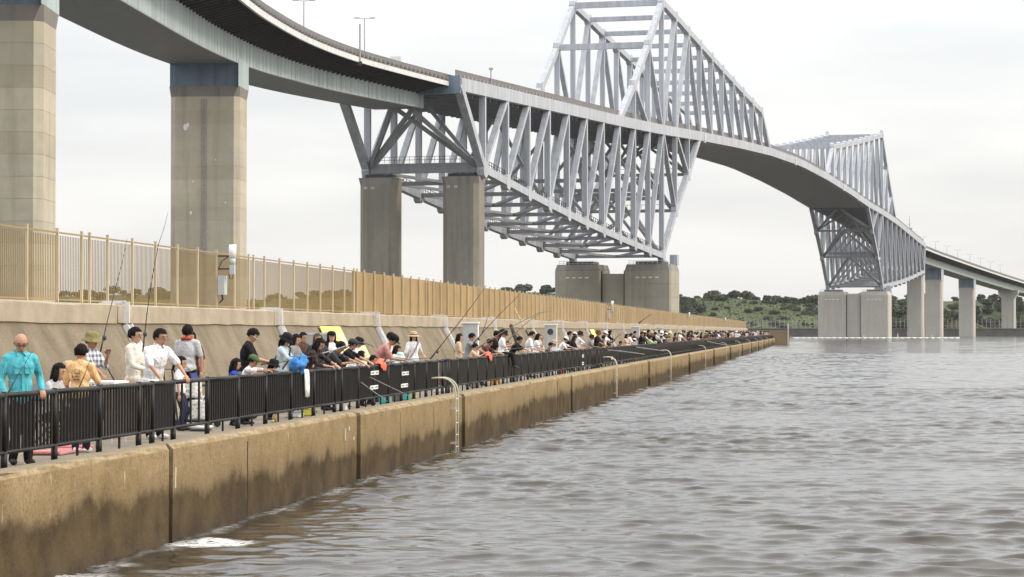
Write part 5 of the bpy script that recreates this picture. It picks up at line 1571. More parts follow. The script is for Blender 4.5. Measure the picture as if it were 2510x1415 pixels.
person('leaner', 800, .95, -14, 'person in a dark grey shirt with bare forearm over the railing', 'darkgrey', 'black', 0, 'short', None, H=1.56, lean=38, head=(30, 0), hands={'L': (.70, .22, .96), 'R': (.56, -.02, 1.0)}, sleeve=.9)
person('blackcap', 812, 2.1, -64, 'laughing woman in a black cap and black jacket over a white top', 'white', 'black', 1, 'long', None, 'cap', 'black', H=1.64, fem=True, head=(-2, -8), hands={'R': (.2, -.16, .95)}, sleeve=.8, extra=lambda o, f: jacket(o, f))
person('greycap', 838, .95, -12, 'boy in a dark cap and black tee with both arms over the railing', 'black', 'black', 1, 'short', None, 'cap', 'darkgrey', H=1.55, lean=30, head=(12, 0), hands={'L': (.66, .06, .96), 'R': (.60, -.2, .93)})
person('pinkman', 925, 1.0, -4, 'man in a dusty pink tee and black cap bending over the railing', 'pink', 'black', 0, 'short', None, 'cap', 'black', H=1.74, lean=42, head=(30, -10), hands={'L': (.42, .36, 1.02), 'R': (.60, -.16, .98)}, sleeve=.95, build=1.1)
person('pinkgirl', 884, .80, 20, 'black haired girl in white standing low beside the man in pink', 'white', 'black', 1, 'long', None, H=1.22, fem=True, face=False)
person('creamback', 950, 2.0, 5, 'black haired person in a cream shirt behind the man in pink', 'cream', 'beige', 1, 'short', None, H=1.62, lean=6, head=(16, 0), hands={'L': (.3, .1, 1.0)})
person('bluehat', 980, .85, -50, 'small child in a pale blue sun hat peering over the railing', 'paleblue', 'white', 1, 'short', None, 'bucket', 'paleblue', H=1.12, head=(8, 0), hands={'L': (.3, .1, .88), 'R': (.3, -.1, .88)})
person('strawhat', 1013, 2.0, -68, 'woman in a straw sun hat and white tee with a cross body strap', 'white', 'lightblue', 1, 'long', None, 'sunhat', 'straw', H=1.62, fem=True, head=(4, 0), hands={'L': (.12, .28, .96)}, sleeve=.95, extra=lambda o, f: strap(o, f, CL['grey']))
person('beigew', 1124, 1.8, -2, 'woman with very long dark hair and a beige top, side view', 'beige', 'beige', 1, 'long', None, H=1.57, fem=True, head=(8, -6), hands={'L': (.26, .1, .9), 'R': (.26, -.1, .92)})
person('greyman', 1147, 1.15, -6, 'black haired man in a grey brown tee looking down beside the cabinet', 'grey', 'black', 0, 'short', None, H=1.60, lean=10, head=(22, 0), hands={'L': (.5, .1, 1.02), 'R': (.5, -.12, 1.0)})
person('peachchild', 1157, .85, -5, 'black haired child in a peach top before the man in grey brown', 'peach', 'black', 1, 'short', None, H=1.30, lean=8, head=(24, 0), hands={'L': (.36, .1, 1.0), 'R': (.36, -.1, .98)})
person('vestman', 1208, .95, -6, 'man in a black vest and dark cap gripping a thick rod at the railing', 'black', 'black', 2, 'short', None, 'cap', 'black', H=1.66, lean=10, head=(24, -4), hands={'L': (-.12, .34, 1.06), 'R': (.40, -.14, 1.0)}, sleeve=.7)
person('mopboy', 1227, 1.9, -10, 'tall mop haired youth in black standing behind the man in the vest', 'black', 'darkgrey', 1, 'bob', None, H=1.70, head=(18, 0), hands={'L': (.4, .1, 1.1), 'R': (.44, -.05, 1.12)})
person('sitterone', 1229, .62, AW, 'person in white perched on the railing with dark shoes dangling outside', 'white', 'black', 1, 'short', None, 'bucket', 'black', H=1.50, sit=RW + .02, legsout=True, lean=6, head=(20, -5), hands={'L': (.25, .1, 1.25), 'R': (.3, -.05, 1.22)}, legs=1.9)
person('whitetee', 1294, 1.0, -4, 'black haired man in a loose white tee beside a rod bag', 'white', 'darkgrey', 1, 'short', None, H=1.66, lean=14, head=(20, -8), hands={'L': (.38, .12, 1.0), 'R': (.36, -.14, .98)}, sleeve=1.0, build=1.05)
person('whitewoman', 1313, .95, -2, 'woman in white lifting a hand to her face beside the rod bag man', 'white', 'white', 1, 'bob', None, H=1.56, fem=True, lean=8, head=(12, 0), hands={'L': (.24, .05, 1.30), 'R': (.36, -.1, 1.0)})
person('crouch', 1338, .85, -5, 'dark haired child bent low behind the railing left of the vent cabinet', 'brown', 'black', 0, 'short', None, H=1.28, lean=26, head=(20, 0))
person('beigehat', 1353, 1.4, -20, 'person in a straw hat and grey top seated before the vented cabinet', 'greytee', 'white', 1, 'short', None, 'sunhat', 'straw', H=1.56, sit=.5, lean=8, head=(8, 0), hands={'L': (.4, .1, .85)})
person('backone', 722, 2.3, -20, 'woman in a grey top half hidden behind the blue net', 'grey', 'black', 1, 'long', None, H=1.58, fem=True, head=(14, 0), hands={'L': (.34, .1, 1.0)})
person('backtwo', 741, 2.9, -40, 'short haired person in brown standing behind the woman in dark plaid', 'brown', 'black', 0, 'short', None, H=1.62, head=(6, 0))
person('backthree', 866, 1.9, -8, 'person in a white top and dark hat behind the boy in the cap', 'white', 'black', 1, 'short', None, 'bucket', 'black', H=1.5, lean=14, head=(18, 0), hands={'L': (.4, .1, 1.0), 'R': (.4, -.1, .98)})
person('lowone', 905, .80, -6, 'child in a navy top crouching low in front of the man in pink', 'navy', 'black', 1, 'short', None, H=1.12, lean=12, head=(14, 0))
person('backfour', 965, 1.4, -12, 'child in a cream top between the man in pink and the straw hat', 'cream', 'grey', 1, 'bob', None, H=1.30, lean=10, head=(12, 0))
person('bendone', 1180, .9, -6, 'stooping person in dark brown left of the man in the black vest', 'brown', 'black', 0, 'short', None, H=1.5, lean=32, head=(22, 0), hands={'L': (.58, .1, .98), 'R': (.5, -.15, .96)})
person('bendtwo', 1255, 1.0, -6, 'person in black bending beside the rod bag', 'black', 'black', 0, 'short', None, H=1.55, lean=30, head=(24, 0), hands={'L': (.56, .1, .98), 'R': (.5, -.15, .96)})
person('bendthree', 1372, .9, -4, 'person in white bending over the railing right of the vented cabinet', 'white', 'black', 1, 'short', None, 'cap', 'white', H=1.5, lean=30, head=(22, 0), hands={'L': (.58, .1, .98), 'R': (.5, -.15, .96)})
# middle distance crowd, each with their own look
mid = [
 (1388, 1.2, 'black', 'black', 'short', None, None, 1.66, 14, 'broad backed person in black with short hair leaning on the railing'),
 (1399, .9, 'black', 'black', 'long', None, None, 1.50, 20, 'long black haired person in black, low against the railing'),
 (1416, .95, 'white', 'white', 'short', 'bucket', 'black', 1.64, 8, 'angler in white with a dark hat just left of the little yellow board'),
 (1408, 2.2, 'white', 'grey', 'short', 'cap', 'white', 1.60, 0, 'person in a white cap behind the angler in the dark hat'),
 (1440, 1.0, 'grey', 'black', 'short', 'bucket', 'black', 1.52, 22, 'stooping angler in grey under a wide black hat'),
 (1461, 1.0, 'black', 'darkgrey', 'short', 'bucket', 'brown', 1.68, 10, 'man in black with a brown hat before the little yellow board'),
 (1470, 1.0, 'brown', 'brown', 'short', None, None, 1.50, 24, 'person in brown leaning over the railing beside the brown hat'),
 (1480, 1.5, 'white', 'grey', 'short', 'cap', 'white', 1.66, 6, 'person with a white cap and white shirt right of the brown hat'),
 (1492, 1.8, 'black', 'black', 'bob', None, None, 1.70, 4, 'tall dark haired person in black right of the white cap'),
 (1512, .9, 'forest', 'forest', 'short', None, None, 1.2, 30, 'person in dark green bent low over the railing'),
 (1530, 1.0, 'peach', 'white', 'bob', None, None, 1.52, 16, 'woman in pale pink bending at the railing'),
 (1541, 1.1, 'white', 'white', 'short', None, None, 1.55, 14, 'angler in a bright white shirt left of the third cabinet'),
 (1552, .9, 'white', 'grey', 'short', 'cap', 'white', 1.25, 10, 'small person in a white cap below the third cabinet'),
 (1553, 2.0, 'brown', 'black', 'short', None, None, 1.66, 5, 'dark haired person in brown before the third cabinet'),
 (1569, 1.4, 'black', 'black', 'short', None, None, 1.62, 8, 'dark haired person in black right of the third cabinet'),
 (1578, 1.9, 'yellowhat', 'khaki', 'short', 'cap', 'yellowhat', 1.66, 0, 'person in a pale yellow cap and top far along the railing'),
 (1588, 1.7, 'black', 'black', 'bun', None, None, 1.74, 2, 'tall person in black with hair in a bun, far along the railing'),
 (1592, .9, 'green', 'navy', 'short', None, None, 1.36, 8, 'child in a light green tee at the distant railing'),
 (1600, 1.2, 'black', 'black', 'short', None, None, 1.62, 16, 'dark figure right of the child in light green'),
 (1613, .9, 'black', 'black', 'short', None, None, 1.42, 26, 'dark figure stooping below the fourth cabinet'),
 (1628, 1.4, 'black', 'darkgrey', 'short', 'bucket', 'black', 1.62, 8, 'figure in a black hat right of the fourth cabinet'),
 (1640, 1.6, 'olive', 'khaki', 'short', 'bucket', 'yellowhat', 1.64, 4, 'figure in a pale yellow hat right of the fourth cabinet'),
 (1652, 1.0, 'brown', 'black', 'bob', None, None, 1.55, 12, 'brown clad figure with bobbed hair before the hill'),
]
for i, (px, w, sh_, pn, hr, hat, hm, H, ln, lab) in enumerate(mid):
    r = random.Random(i + 50)
    person('mid%d' % i, px, w, AW + r.uniform(-22, 14), lab, sh_, pn, r.randrange(3), hr, None, hat, hm or 'black', H=H, lean=ln, head=(r.uniform(5, 24), r.uniform(-15, 15)), voxel=.03, face=False,
           hands={'L': (.42, .12, min(1.02, H * .62)), 'R': (.44, -.12, min(1.0, H * .62))}, sleeve=r.choice((.9, .9, 1.8)), fem=hr in ('long', 'bob'))
flush()

# far crowd: copies of eight poses with their own clothes
FAR = []
for i, (H, ln, hr, hat, hz) in enumerate([(1.68, 8, 'short', None, 1.0), (1.62, 20, 'short', None, .98), (1.58, 10, 'bob', None, 1.0), (1.66, 4, 'short', 'bucket', 1.02), (1.6, 28, 'short', 'cap', .96), (1.28, 10, 'short', None, .86), (1.72, 2, 'short', None, .9), (1.56, 14, 'long', None, .98)]):
    f = figure(H=H, lean=ln, hairstyle=hr, hands={'L': (.42, .12, hz), 'R': (.42, -.12, hz)}, head=(14, 0), sleeve=.9, legs=1.95, voxel=.035)
    rec = {}
    def grab(nm, rec=rec): return lambda me: rec.__setitem__(nm, me)
    remesh('body', f['body'], .035, lambda me, f=f, rec=rec: rec.__setitem__('body', append_mesh(me, f['post'])))
    remesh('shirt', f['shirt'], .035, grab('shirt')); remesh('trousers', f['pants'], .035, grab('trousers'))
    rec['hair'] = f['hair'].mesh('hair')
    if hat:
        hm_ = hat_mesh(f, hat); rec['hat'] = hm_[0][1].mesh('hat')
    FAR.append(rec)
flush()
for rec in FAR:
    for me_ in rec.values():
        me_.materials.append(m_dark); me_.polygons.foreach_set('use_smooth', [True] * len(me_.polygons))
pal = [('white', 4), ('black', 5), ('grey', 2), ('navy', 2), ('brown', 1), ('peach', 1), ('beige', 1), ('darkgrey', 2), ('lightblue', 1)]
pick = [n for n, k in pal for _ in range(k)]
words = dict(white='white', black='black', grey='grey', navy='navy', brown='brown', peach='peach', beige='beige', darkgrey='dark grey', lightblue='pale blue')
rf = random.Random(33)
Yc = 160.0; cnt = 0
def far_person(Y, w):
    rec = rf.choice(FAR); cname = rf.choice(pick); s = sY(Y, w)
    loc = Q(s, w, ZQ); rz = math.radians(AW + rf.uniform(-25, 20))
    o = empty('person', loc, rz, 'tiny distant person in a %s top in the far crowd at the railing' % words[cname], 'person', 'far crowd along the railing in %s tops' % words[cname])
    for nm, mat in (('body', SKIN[rf.randrange(3)]), ('shirt', CL[cname]), ('trousers', CL[rf.choice(('black', 'navy', 'grey', 'khaki', 'black'))]), ('hair', m_hair), ('hat', CL[rf.choice(('white', 'black', 'beige'))])):
        if nm not in rec: continue
        c_ = link(nm, rec[nm], None, o); c_.material_slots[0].link = 'OBJECT'; c_.material_slots[0].material = mat
Y = 150.0
while Y < 535:
    far_person(Y, rf.choice((.85, .95, 1.0, 1.1, 1.5, 2.0, 2.6)))
    if rf.random() < .35: far_person(Y + rf.uniform(-.8, .8), rf.uniform(1.6, 3.4))
    Y += rf.uniform(1.2, 3.2) * (1.15 if Y < 260 else 1.5)

# ------------------------------------------------------------------ fishing rods
m_rodb = M('rod_black', (.016, .015, .016), .35, .2); m_rodg = M('rod_grey', (.30, .30, .31), .35, .2); m_rodtan = M('rod_tan', (.55, .43, .25), .45, .1); m_rodbrown = M('rod_brown', (.09, .06, .035), .4, .2)
def rod(pts, r0, r1, mat, label, reel=True):
    """pts: world points from butt to tip"""
    r0, r1 = r0 * .68, r1 * .75
    o = empty('fishing_rod', pts[0], 0, label, 'fishing rod', 'fishing rods at the railing')
    rad = list(np.linspace(r0, r1, len(pts)))
    b = MB(); b.tube(pts, rad, 8); b.build('blank', mat, o, True)
    d = (pts[1] - pts[0]).normalized()
    b = MB(); b.tube([pts[0], pts[0] + d * .28], r0 * 1.5, 8); b.build('grip', m_black, o, True)
    if reel:
        c_ = pts[0] + d * .34 + Vector((0, 0, -.055)); b = MB(); b.sphere(c_, (.035, .03, .045), 10, 6); b.tube([c_, c_ + Vector((0, 0, .055))], .012, 6); rl = b.build('reel', m_dark, o, True)
        b = MB(); b.tube([c_, c_ + NQ * .05, c_ + NQ * .05 + EQ * .05], .007, 5); b.build('reel_handle', m_galv, rl)
    n_ = 5
    for q in range(1, n_):
        f = q / n_; i = min(int(f * (len(pts) - 1)), len(pts) - 2); p = pts[i].lerp(pts[i + 1], f * (len(pts) - 1) - i); rr_ = r0 + (r1 - r0) * f
        b = MB(); b.tube([p - d * .012, p + d * .012], rr_ * 1.45, 6); b.build('line_guide', m_dark, o)
    return o
def rpx(L, Ys): return [at(x, y, Ys if not hasattr(Ys, '__len__') else Ys[i]) for i, (x, y) in enumerate(L)]
rod(rpx([(244, 872), (262, 792), (282, 712), (298, 650), (312, 585)], [37.4, 37.5, 37.7, 37.8, 37.9]), .0125, .003, m_rodb, 'black rod held up by the man in the olive hat')
rod(rpx([(350, 862), (360, 770), (373, 680), (388, 600), (402, 560), (412, 520)], [39.3, 39.4, 39.5, 39.6, 39.7, 39.8]), .0125, .003, m_rodb, 'black rod standing upright by the man in the cream shirt')
rod(rpx([(8, 985), (38, 930), (80, 860)], [30.0, 30.1, 30.2]), .010, .005, m_dark, 'thin dark rod slanting in front of the turquoise shirt', False)
rod(rpx([(186, 968), (205, 925), (222, 880)], [32.6, 32.7, 32.8]), .008, .005, m_rodbrown, 'thin brown rod slanting across the orange tee', False)
rod(rpx([(283, 938), (265, 905), (252, 875)], [38.5, 38.6, 38.7]), .012, .006, m_rodtan, 'pale tan rod butt leaning by the checked shirt', False)
rod(rpx([(640, 893), (690, 888), (735, 880), (790, 868)], [47, 47.5, 48, 48.5]), .014, .006, m_rodb, 'black rod held level by the man in the black tee')
rod(rpx([(725, 884), (770, 872), (820, 858), (856, 845)], [48.5, 49, 49.8, 50.6]), .022, .012, m_rodg, 'grey rod crossing in front of the two smiling women')
rod(rpx([(838, 858), (862, 845), (880, 839), (900, 843), (915, 850)], [52.5, 53, 53.5, 54, 54.5]), .018, .010, m_rodb, 'bent black landing net handle beside the man in pink', False)
rod(rpx([(852, 912), (882, 935), (918, 962), (938, 975), (950, 985)], [52.5, 51.9, 51.2, 50.8, 50.5]), .016, .008, m_rodg, 'grey black rod pointing down over the water from the boy in the cap')
rod(rpx([(866, 905), (900, 921), (942, 942), (985, 962), (1005, 972)], [53.5, 53.0, 52.5, 52.0, 51.8]), .015, .007, m_rodg, 'second grey rod slanting down across the black railing panels')
rod(rpx([(935, 892), (985, 882), (1040, 878), (1075, 876)], [56.5, 57, 58, 59]), .014, .006, m_rodb, 'black rod held low by the man in pink')
rod(rpx([(1055, 880), (1088, 838), (1130, 785), (1170, 732), (1192, 700)], [66, 66.3, 66.6, 67, 67.2]), .023, .008, m_rodb, 'long thick black rod leaning up right of the straw hat woman')
rod(rpx([(1157, 846), (1190, 808), (1225, 770), (1258, 738), (1292, 700)], [74, 74.3, 74.6, 75, 75.3]), .021, .008, m_rodb, 'long black rod rising above the man in grey brown')
rod(rpx([(1168, 856), (1200, 834), (1236, 812), (1275, 790), (1320, 768), (1350, 762)], [72.5, 73, 73.5, 74, 74.6, 75]), .024, .008, m_rodbrown, 'dark brown rod gripped by the man in the black vest')
rod(rpx([(1232, 848), (1262, 818), (1296, 787), (1330, 765)], [80, 80.5, 81, 81.5]), .024, .010, m_rodbrown, 'brown rod held by the mop haired youth')
rod(rpx([(1296, 824), (1280, 792), (1262, 756)], [88, 88.3, 88.6]), .030, .022, m_rodtan, 'tan bamboo coloured rod leaning against the coping', False)
rod(rpx([(1182, 816), (1190, 795), (1197, 772)], [90, 90.2, 90.4]), .018, .010, m_rodb, 'short thin rod beside the pale cabinet', False)
rod(rpx([(1222, 860), (1260, 855), (1300, 850), (1330, 846)], [77, 78, 79.2, 80]), .018, .010, m_rodb, 'dark rod resting level on the railing by the white tee man')
rod(rpx([(1485, 858), (1520, 861), (1560, 866), (1580, 869)], [108, 106, 104, 103]), .040, .022, m_rodg, 'grey rod jutting out over the water past the second ladder')
rod(rpx([(1556, 851), (1585, 855), (1610, 858), (1628, 861)], [126, 124, 122, 121]), .044, .024, m_rodg, 'grey rod jutting out above the third ladder')
rod(rpx([(1500, 840), (1512, 826), (1524, 818)], [122, 122.4, 122.8]), .04, .03, m_rodbrown, 'short dark rod raised between stooping anglers')
rod(rpx([(1730, 836), (1755, 842), (1790, 848)], [200, 198, 195]), .06, .035, m_rodg, 'distant grey rod angled over the fourth ladder')
rod(rpx([(1608, 834), (1628, 831), (1648, 829)], [146, 147, 148]), .045, .03, m_rodg, 'grey rod held level by the dark figures near the fourth cabinet')
rod(rpx([(1566, 792), (1582, 780), (1598, 770)], [180, 180.5, 181]), .05, .03, m_rodbrown, 'brown rod raised above the third cabinet', False)
rod(rpx([(1690, 828), (1700, 815), (1708, 806)], [240, 240.5, 241]), .06, .04, m_rodtan, 'pale rod raised in the far crowd')
# black rod bag propped behind the man in the loose white tee
p0, p1 = at(1275, 860, 86.0), at(1253, 800, 86.6)
o = empty('rod_bag', p0, 0, 'long black rod bag leaning behind the man in the loose white tee', 'bag')
b = MB(); b.tube([p0, p0.lerp(p1, .3), p0.lerp(p1, .8), p1], [.07, .075, .07, .045], 10); b.build('bag_tube', m_black, o, True)
b = MB(); b.tube([p0.lerp(p1, .3) + Vector((.1, 0, 0)), p0.lerp(p1, .5) + Vector((.22, 0, 0)), p0.lerp(p1, .75) + Vector((.1, 0, 0))], .015, 6); b.build('strap', m_dark, o)
b = MB(); b.sphere(p1, (.07, .07, .09), 10, 6); b.build('bag_cap', m_dark, o, True)

# ------------------------------------------------------------------ gear on the walkway and on the rail
def on_rail(px, w=WR): return sY(pxY(px, w), w)
# white towel over the rail
s = on_rail(745); o = empty('towel', Q(s, WR - .05, ZR + HR), QROT, 'white towel hanging over the outside of the black railing', 'towel')
vs_, fs_ = [], []; n = 8; rows_ = [(.06, -.14), (.035, 0), (-.035, .008), (-.055, -.05), (-.06, -.2), (-.062, -.36), (-.06, -.5)]
for j, (dw, dzz) in enumerate(rows_):
    for i in range(n + 1):
        ds = (i / n - .5) * (.34 - .05 * (j > 4)); vs_.append(Q(s + ds, WR + dw + .012 * math.sin(i * 1.9 + j * .4), ZR + HR + dzz + .012 * math.sin(i * 1.2) * (j == 6)))
for j in range(len(rows_) - 1):
    for i in range(n): fs_.append((j * (n + 1) + i, j * (n + 1) + i + 1, (j + 1) * (n + 1) + i + 1, (j + 1) * (n + 1) + i))
b = MB(); b.add(vs_, fs_); to = b.build('towel_cloth', CL['white'], o, True); sm = to.modifiers.new('solid', 'SOLIDIFY'); sm.thickness = .012
# blue landing net heaped on the rail
m_net = M('net_blue', (.06, .25, .62), .6, .3, 12, .5, 40)
c0 = at(731, 893, 44.6); o = empty('landing_net', c0, 0, 'bright blue landing net bag heaped on the railing', 'net')
r = random.Random(9); vs_, fs_ = [], []; nu, nv = 22, 10
for j in range(nv + 1):
    th = .35 + 2.5 * j / nv
    for i in range(nu):
        a = 2 * math.pi * i / nu; kf = 1 + .20 * math.sin(a * 3 + j * .7) + .12 * math.sin(a * 7 + j) + r.uniform(-.08, .08)
        vs_.append(c0 + Vector((.155 * math.sin(th) * math.cos(a) * kf, .13 * math.sin(th) * math.sin(a) * kf, (.13 + .05 * math.sin(a * 2 + 1)) * math.cos(th) * kf)))
for j in range(nv):
    for i in range(nu): fs_.append((j * nu + i, (j + 1) * nu + i, (j + 1) * nu + (i + 1) % nu, j * nu + (i + 1) % nu))
b = MB(); b.add(vs_, fs_); b.build('net_mesh', m_net, o, True)
b = MB(); b.tube([c0 + Vector((.15 * math.cos(a), .12 * math.sin(a), .14)) for a in np.linspace(0, 6.283, 17)], .010, 6); b.build('net_hoop', m_net, o)
# orange bags folded over the rail
for px, rad_, lab in ((932, .34, 'orange red bag draped over the railing in front of the man in pink'), (1196, .3, 'smaller orange red bag hung on the railing by the man in the vest')):
    s = on_rail(px); o = empty('orange_bag', Q(s, WR, ZR + HR), QROT, lab, 'bag'); vs_, fs_ = [], []
    n = 12; prof = [(.10, -.08), (.07, .06), (.0, .13), (-.08, .10), (-.12, -.02), (-.10, -.13)]
    for i in range(n + 1):
        f = i / n - .5; kk = math.sqrt(max(.05, 1 - (2 * f) ** 2))
        for (dw, dzz) in prof: vs_.append(Q(s + f * rad_ * 2, WR + dw * (.6 + .4 * kk), ZR + HR + dzz * kk * (1 + .2 * math.sin(i * 2.1)) - .10 * max(0, f)))
    m = len(prof)
    for i in range(n):
        for j in range(m - 1): fs_.append((i * m + j, i * m + j + 1, (i + 1) * m + j + 1, (i + 1) * m + j))
    b = MB(); b.add(vs_, fs_); b.build('bag_body', M('orange_vinyl', (.80, .13, .05), .45, .12, 8, .3, 20), o, True)
    b = MB(); b.tube([Q(s - .1, WR - .10, ZR + HR + .06), Q(s - .02, WR - .14, ZR + HR + .14), Q(s + .08, WR - .10, ZR + HR + .07)], .014, 6); b.build('handle', m_black, o)
# handcart stacked with printed bags, seen through the open gate
s = on_rail(488, 1.3); o = empty('handcart', Q(s, 1.3, ZQ), QROT, 'black folding handcart behind the open gate, carrying printed bags', 'handcart')
b = MB(); b.tube([Q(s - .3, 1.05, ZQ + .12), Q(s + .3, 1.05, ZQ + .12), Q(s + .3, 1.75, ZQ + .12), Q(s - .3, 1.75, ZQ + .12), Q(s - .3, 1.05, ZQ + .12)], .018, 6); b.build('cart_base', m_black, o)
b = MB(); b.tube([Q(s - .28, 1.75, ZQ + .12), Q(s - .28, 1.85, ZQ + 1.0), Q(s + .28, 1.85, ZQ + 1.0), Q(s + .28, 1.75, ZQ + .12)], .016, 6); b.build('cart_handle', m_black, o)
for a_, c_ in ((-.3, 1.05), (.3, 1.05), (-.3, 1.75), (.3, 1.75)):
    b = MB(); b.tube([Q(s + a_ - .02, c_, ZQ + .06), Q(s + a_ + .02, c_, ZQ + .06)], .06, 10); b.build('wheel', m_dark, o)
t = NT('printed_bag'); v = t.obj(); f_ = t.rng(t.noise(16, 5, t.map(v, (1, 1, 1.6)), .7), .50, .60)
c = t.mix(t.math('MULTIPLY', f_, .75), (.66, .65, .62), (.13, .12, .12)); c = t.mix(t.rng(t.noise(3.2, 2, v), .62, .66), c, (.42, .10, .09)); m_print = t.out(c, .7, 0, .2)
for i, (ds, dw, z0, hgt, wd_, lab) in enumerate([(-.14, 1.28, .14, .34, .30, 'white printed bag low on the handcart, left'), (.16, 1.26, .14, .40, .28, 'white printed bag low on the handcart, right'), (-.05, 1.42, .52, .30, .46, 'grey printed bag stacked on top of the handcart')]):
    o = empty('printed_bag', Q(s + ds, dw, ZQ + z0), QROT, lab, 'bag', 'bags on the handcart')
    b = MB(); b.box(Q(s + ds, dw, ZQ + z0 + hgt / 2), (wd_, .3, hgt), QROT, .9); bb = b.build('bag_body', m_print, o); bv = bb.modifiers.new('bv', 'BEVEL'); bv.width = .04; bv.segments = 3
    b = MB(); b.tube([Q(s + ds - .08, dw - .12, ZQ + z0 + hgt - .01), Q(s + ds, dw - .13, ZQ + z0 + hgt + .07), Q(s + ds + .08, dw - .12, ZQ + z0 + hgt - .01)], .010, 5); b.build('handle', m_black, o)
s = on_rail(492, .95); o = empty('plastic_tray', Q(s, .95, ZQ), QROT, 'low white plastic tray on the ground under the open gate', 'tray')
b = MB(); b.tube([Q(s - .2, .8, ZQ + .06), Q(s + .2, .8, ZQ + .06), Q(s + .26, 1.1, ZQ + .09), Q(s - .26, 1.1, ZQ + .09), Q(s - .2, .8, ZQ + .06)], .022, 6); b.build('tray_rim', m_white, o)
b = MB(); b.box(Q(s, .95, ZQ + .02), (.4, .28, .03), QROT); b.build('tray_floor', m_dark, o)
# folding chairs
def camp_chair(px, w, mat, label, seat=True):
    s = on_rail(px, w); o = empty('camp_chair', Q(s, w, ZQ), QROT, label, 'chair', 'folding chairs on the walkway')
    for sg in (-1, 1):
        b = MB(); b.tube([Q(s + sg * .24, w - .22, ZQ), Q(s + sg * .24, w + .22, ZQ + .46), Q(s + sg * .24, w + .30, ZQ + .92)], .013, 6); b.build('back_leg', m_black, o)
        b = MB(); b.tube([Q(s + sg * .24, w + .22, ZQ), Q(s + sg * .24, w - .24, ZQ + .46), Q(s + sg * .24, w - .24, ZQ + .64), Q(s + sg * .24, w + .26, ZQ + .66)], .013, 6); b.build('arm_leg', m_black, o)
    b = MB(); b.box(Q(s, w, ZQ + .44), (.46, .44, .02), QROT); b.build('seat', mat, o)
    b = MB(); b.beam(Q(s, w + .23, ZQ + .55), Q(s, w + .29, ZQ + .88), .46, .02, EQ); b.build('backrest', mat, o)
camp_chair(512, 1.9, M('chair_blue', (.04, .05, .20), .8), 'dark folding camp chair beyond the open gate, empty')
camp_chair(128, 1.85, M('chair_grey', (.12, .12, .13), .8), 'grey camp chair under the woman in the grey tee')
# coolers, boxes and tackle along the foot of the railing
def cooler(px, w, sz, mat, lidm, label, name='cooler_box', cat='cooler'):
    s = on_rail(px, w); L, W_, H_ = sz; o = empty(name, Q(s, w, ZQ), QROT, label, cat, 'boxes and tackle on the walkway')
    b = MB(); b.box(Q(s, w, ZQ + H_ * .42), (L, W_, H_ * .82), QROT, 1.05); bb = b.build('box_body', mat, o); bv = bb.modifiers.new('bv', 'BEVEL'); bv.width = .02; bv.segments = 2
    b = MB(); b.box(Q(s, w, ZQ + H_ * .9), (L * 1.09, W_ * 1.09, H_ * .16), QROT, .94); b.build('lid', lidm, o)
    b = MB(); hz = ZQ + H_ * .8; b.tube([Q(s - L * .54, w, hz), Q(s - L * .54, w - W_ * .3, hz + .10), Q(s + L * .54, w - W_ * .3, hz + .10), Q(s + L * .54, w, hz)], .010, 5); b.build('handle', m_dark, o)
mc = {n: M('plastic_' + n, c, .4, .08, 4) for n, c in dict(cyan=(.05, .55, .55), grey=(.22, .22, .23), white=(.72, .72, .70), yellow=(.66, .62, .10), red=(.45, .06, .05), blue=(.05, .14, .45), orange=(.75, .28, .04), pink=(.62, .25, .25)).items()}
cooler(943, .62, (.26, .22, .26), mc['cyan'], mc['cyan'], 'turquoise box under the railing, left of the two')
cooler(993, .62, (.26, .22, .24), mc['cyan'], mc['cyan'], 'turquoise box under the railing, right of the two')
cooler(975, .62, (.30, .24, .26), mc['grey'], mc['grey'], 'grey box between the two turquoise boxes')
cooler(1010, .66, (.22, .2, .18), mc['yellow'], mc['yellow'], 'yellow box at the railing foot before the nearest ladder')
cooler(757, .66, (.32, .22, .16), mc['yellow'], mc['yellow'], 'lime yellow bag shaped box under the towel railing')
cooler(722, .75, (.42, .28, .12), mc['white'], mc['grey'], 'flat white box on the ground under the blue net')
cooler(838, .62, (.24, .2, .22), mc['white'], mc['white'], 'small white box beside the double railing posts')
cooler(1078, .95, (.46, .30, .26), mc['white'], mc['red'], 'white cooler with a red lid behind the nearest ladder')
cooler(1082, 1.2, (.5, .34, .42), mc['grey'], mc['grey'], 'dark grey tackle box standing in the gap by the nearest ladder')
cooler(1212, .62, (.22, .2, .20), mc['orange'], mc['orange'], 'orange box under the railing below the dangling shoes')
cooler(1165, .66, (.3, .24, .2), mc['grey'], mc['white'], 'grey box with pale lid below the child in peach')
for i, (px, cn) in enumerate([(1240, 'white'), (1262, 'grey'), (1325, 'white'), (1340, 'grey'), (1362, 'white'), (1420, 'grey'), (1450, 'white'), (1375, 'red')]):
    cooler(px, .66, (.3, .24, .22), mc[cn], mc['white' if cn != 'white' else 'grey'], 'small %s box at the foot of the middle stretch of railing' % cn)
o = empty('ground_mat', Q(on_rail(155, 1.0), 1.0, ZQ), QROT, 'pink ground mat behind the railing near the seated woman', 'mat')
b = MB(); b.box(Q(on_rail(155, 1.0), 1.05, ZQ + .015), (1.5, .5, .02), QROT); b.build('mat_sheet', mc['pink'], o)
for k_, dx in enumerate((-.76, .76)):
    b = MB(); b.tube([Q(on_rail(155, 1.0) + dx, .8, ZQ + .04), Q(on_rail(155, 1.0) + dx, 1.3, ZQ + .04)], .03, 8); b.build('rolled_edge', mc['pink'], o)
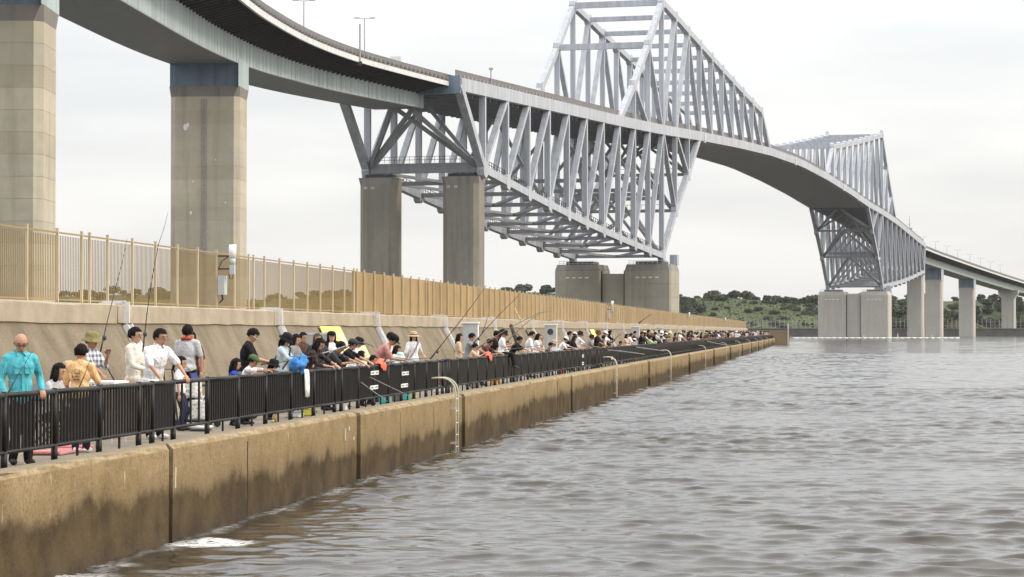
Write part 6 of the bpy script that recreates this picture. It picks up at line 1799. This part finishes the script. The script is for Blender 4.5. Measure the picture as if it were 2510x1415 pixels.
# table with tackle behind the railing in front of the olive hat man
s = on_rail(262, 1.2); o = empty('folding_table', Q(s, 1.2, ZQ), QROT, 'white folding table under the forearm of the man in the olive hat', 'table')
b = MB(); b.box(Q(s, 1.2, ZQ + .90), (.8, .45, .03), QROT); b.build('table_top', m_white, o)
for a_ in (-.36, .36):
    for c_ in (-.18, .18):
        b = MB(); b.tube([Q(s + a_, 1.2 + c_, ZQ), Q(s + a_, 1.2 + c_, ZQ + .89)], .014, 6); b.build('leg', m_galv, o)
# plush toy like teddy charm hanging from the railing is left plain: a small tan doll sitting on the walkway
o = empty('small_doll', Q(on_rail(676, .55), .55, ZQ), QROT - 1.5, 'small tan doll on the quay under the railing', 'doll')
c0 = Q(on_rail(676, .50), .50, ZQ); m_doll = M('doll_tan', (.50, .38, .20), .9)
b = MB(); b.sphere(c0 + Vector((0, 0, .09)), (.06, .055, .09), 10, 7); b.build('torso', m_doll, o, True)
b = MB(); b.sphere(c0 + Vector((0, -.01, .22)), .055, 10, 7); b.build('head', m_doll, o, True)
for sg in (-1, 1):
    b = MB(); b.capsule(c0 + Vector((sg * .03, -.02, .03)), c0 + Vector((sg * .05, -.10, .025)), .024, .022); b.build('leg', m_doll, o, True)
    b = MB(); b.sphere(c0 + Vector((sg * .04, -.005, .27)), .02, 8, 5); b.build('ear', m_doll, o, True)
C.children.unlink(TMP); bpy.data.collections.remove(TMP)

# ------------------------------------------------------------------ thin sea haze
hz = MB(); hz.box((200, 960, 60), (2100, 2080, 127))
hm_ = bpy.data.materials.new('sea_haze'); hm_.use_nodes = True
hn, hl = hm_.node_tree.nodes, hm_.node_tree.links
hn.remove(hn['Principled BSDF'])
pv = hn.new('ShaderNodeVolumePrincipled'); pv.inputs['Color'].default_value = (.93, .94, .95, 1); pv.inputs['Density'].default_value = .00003; pv.inputs['Anisotropy'].default_value = .2
hl.new(pv.outputs[0], hn['Material Output'].inputs['Volume'])
tag(hz.build('haze', hm_), 'thin pale sea haze over the water', kind='stuff')
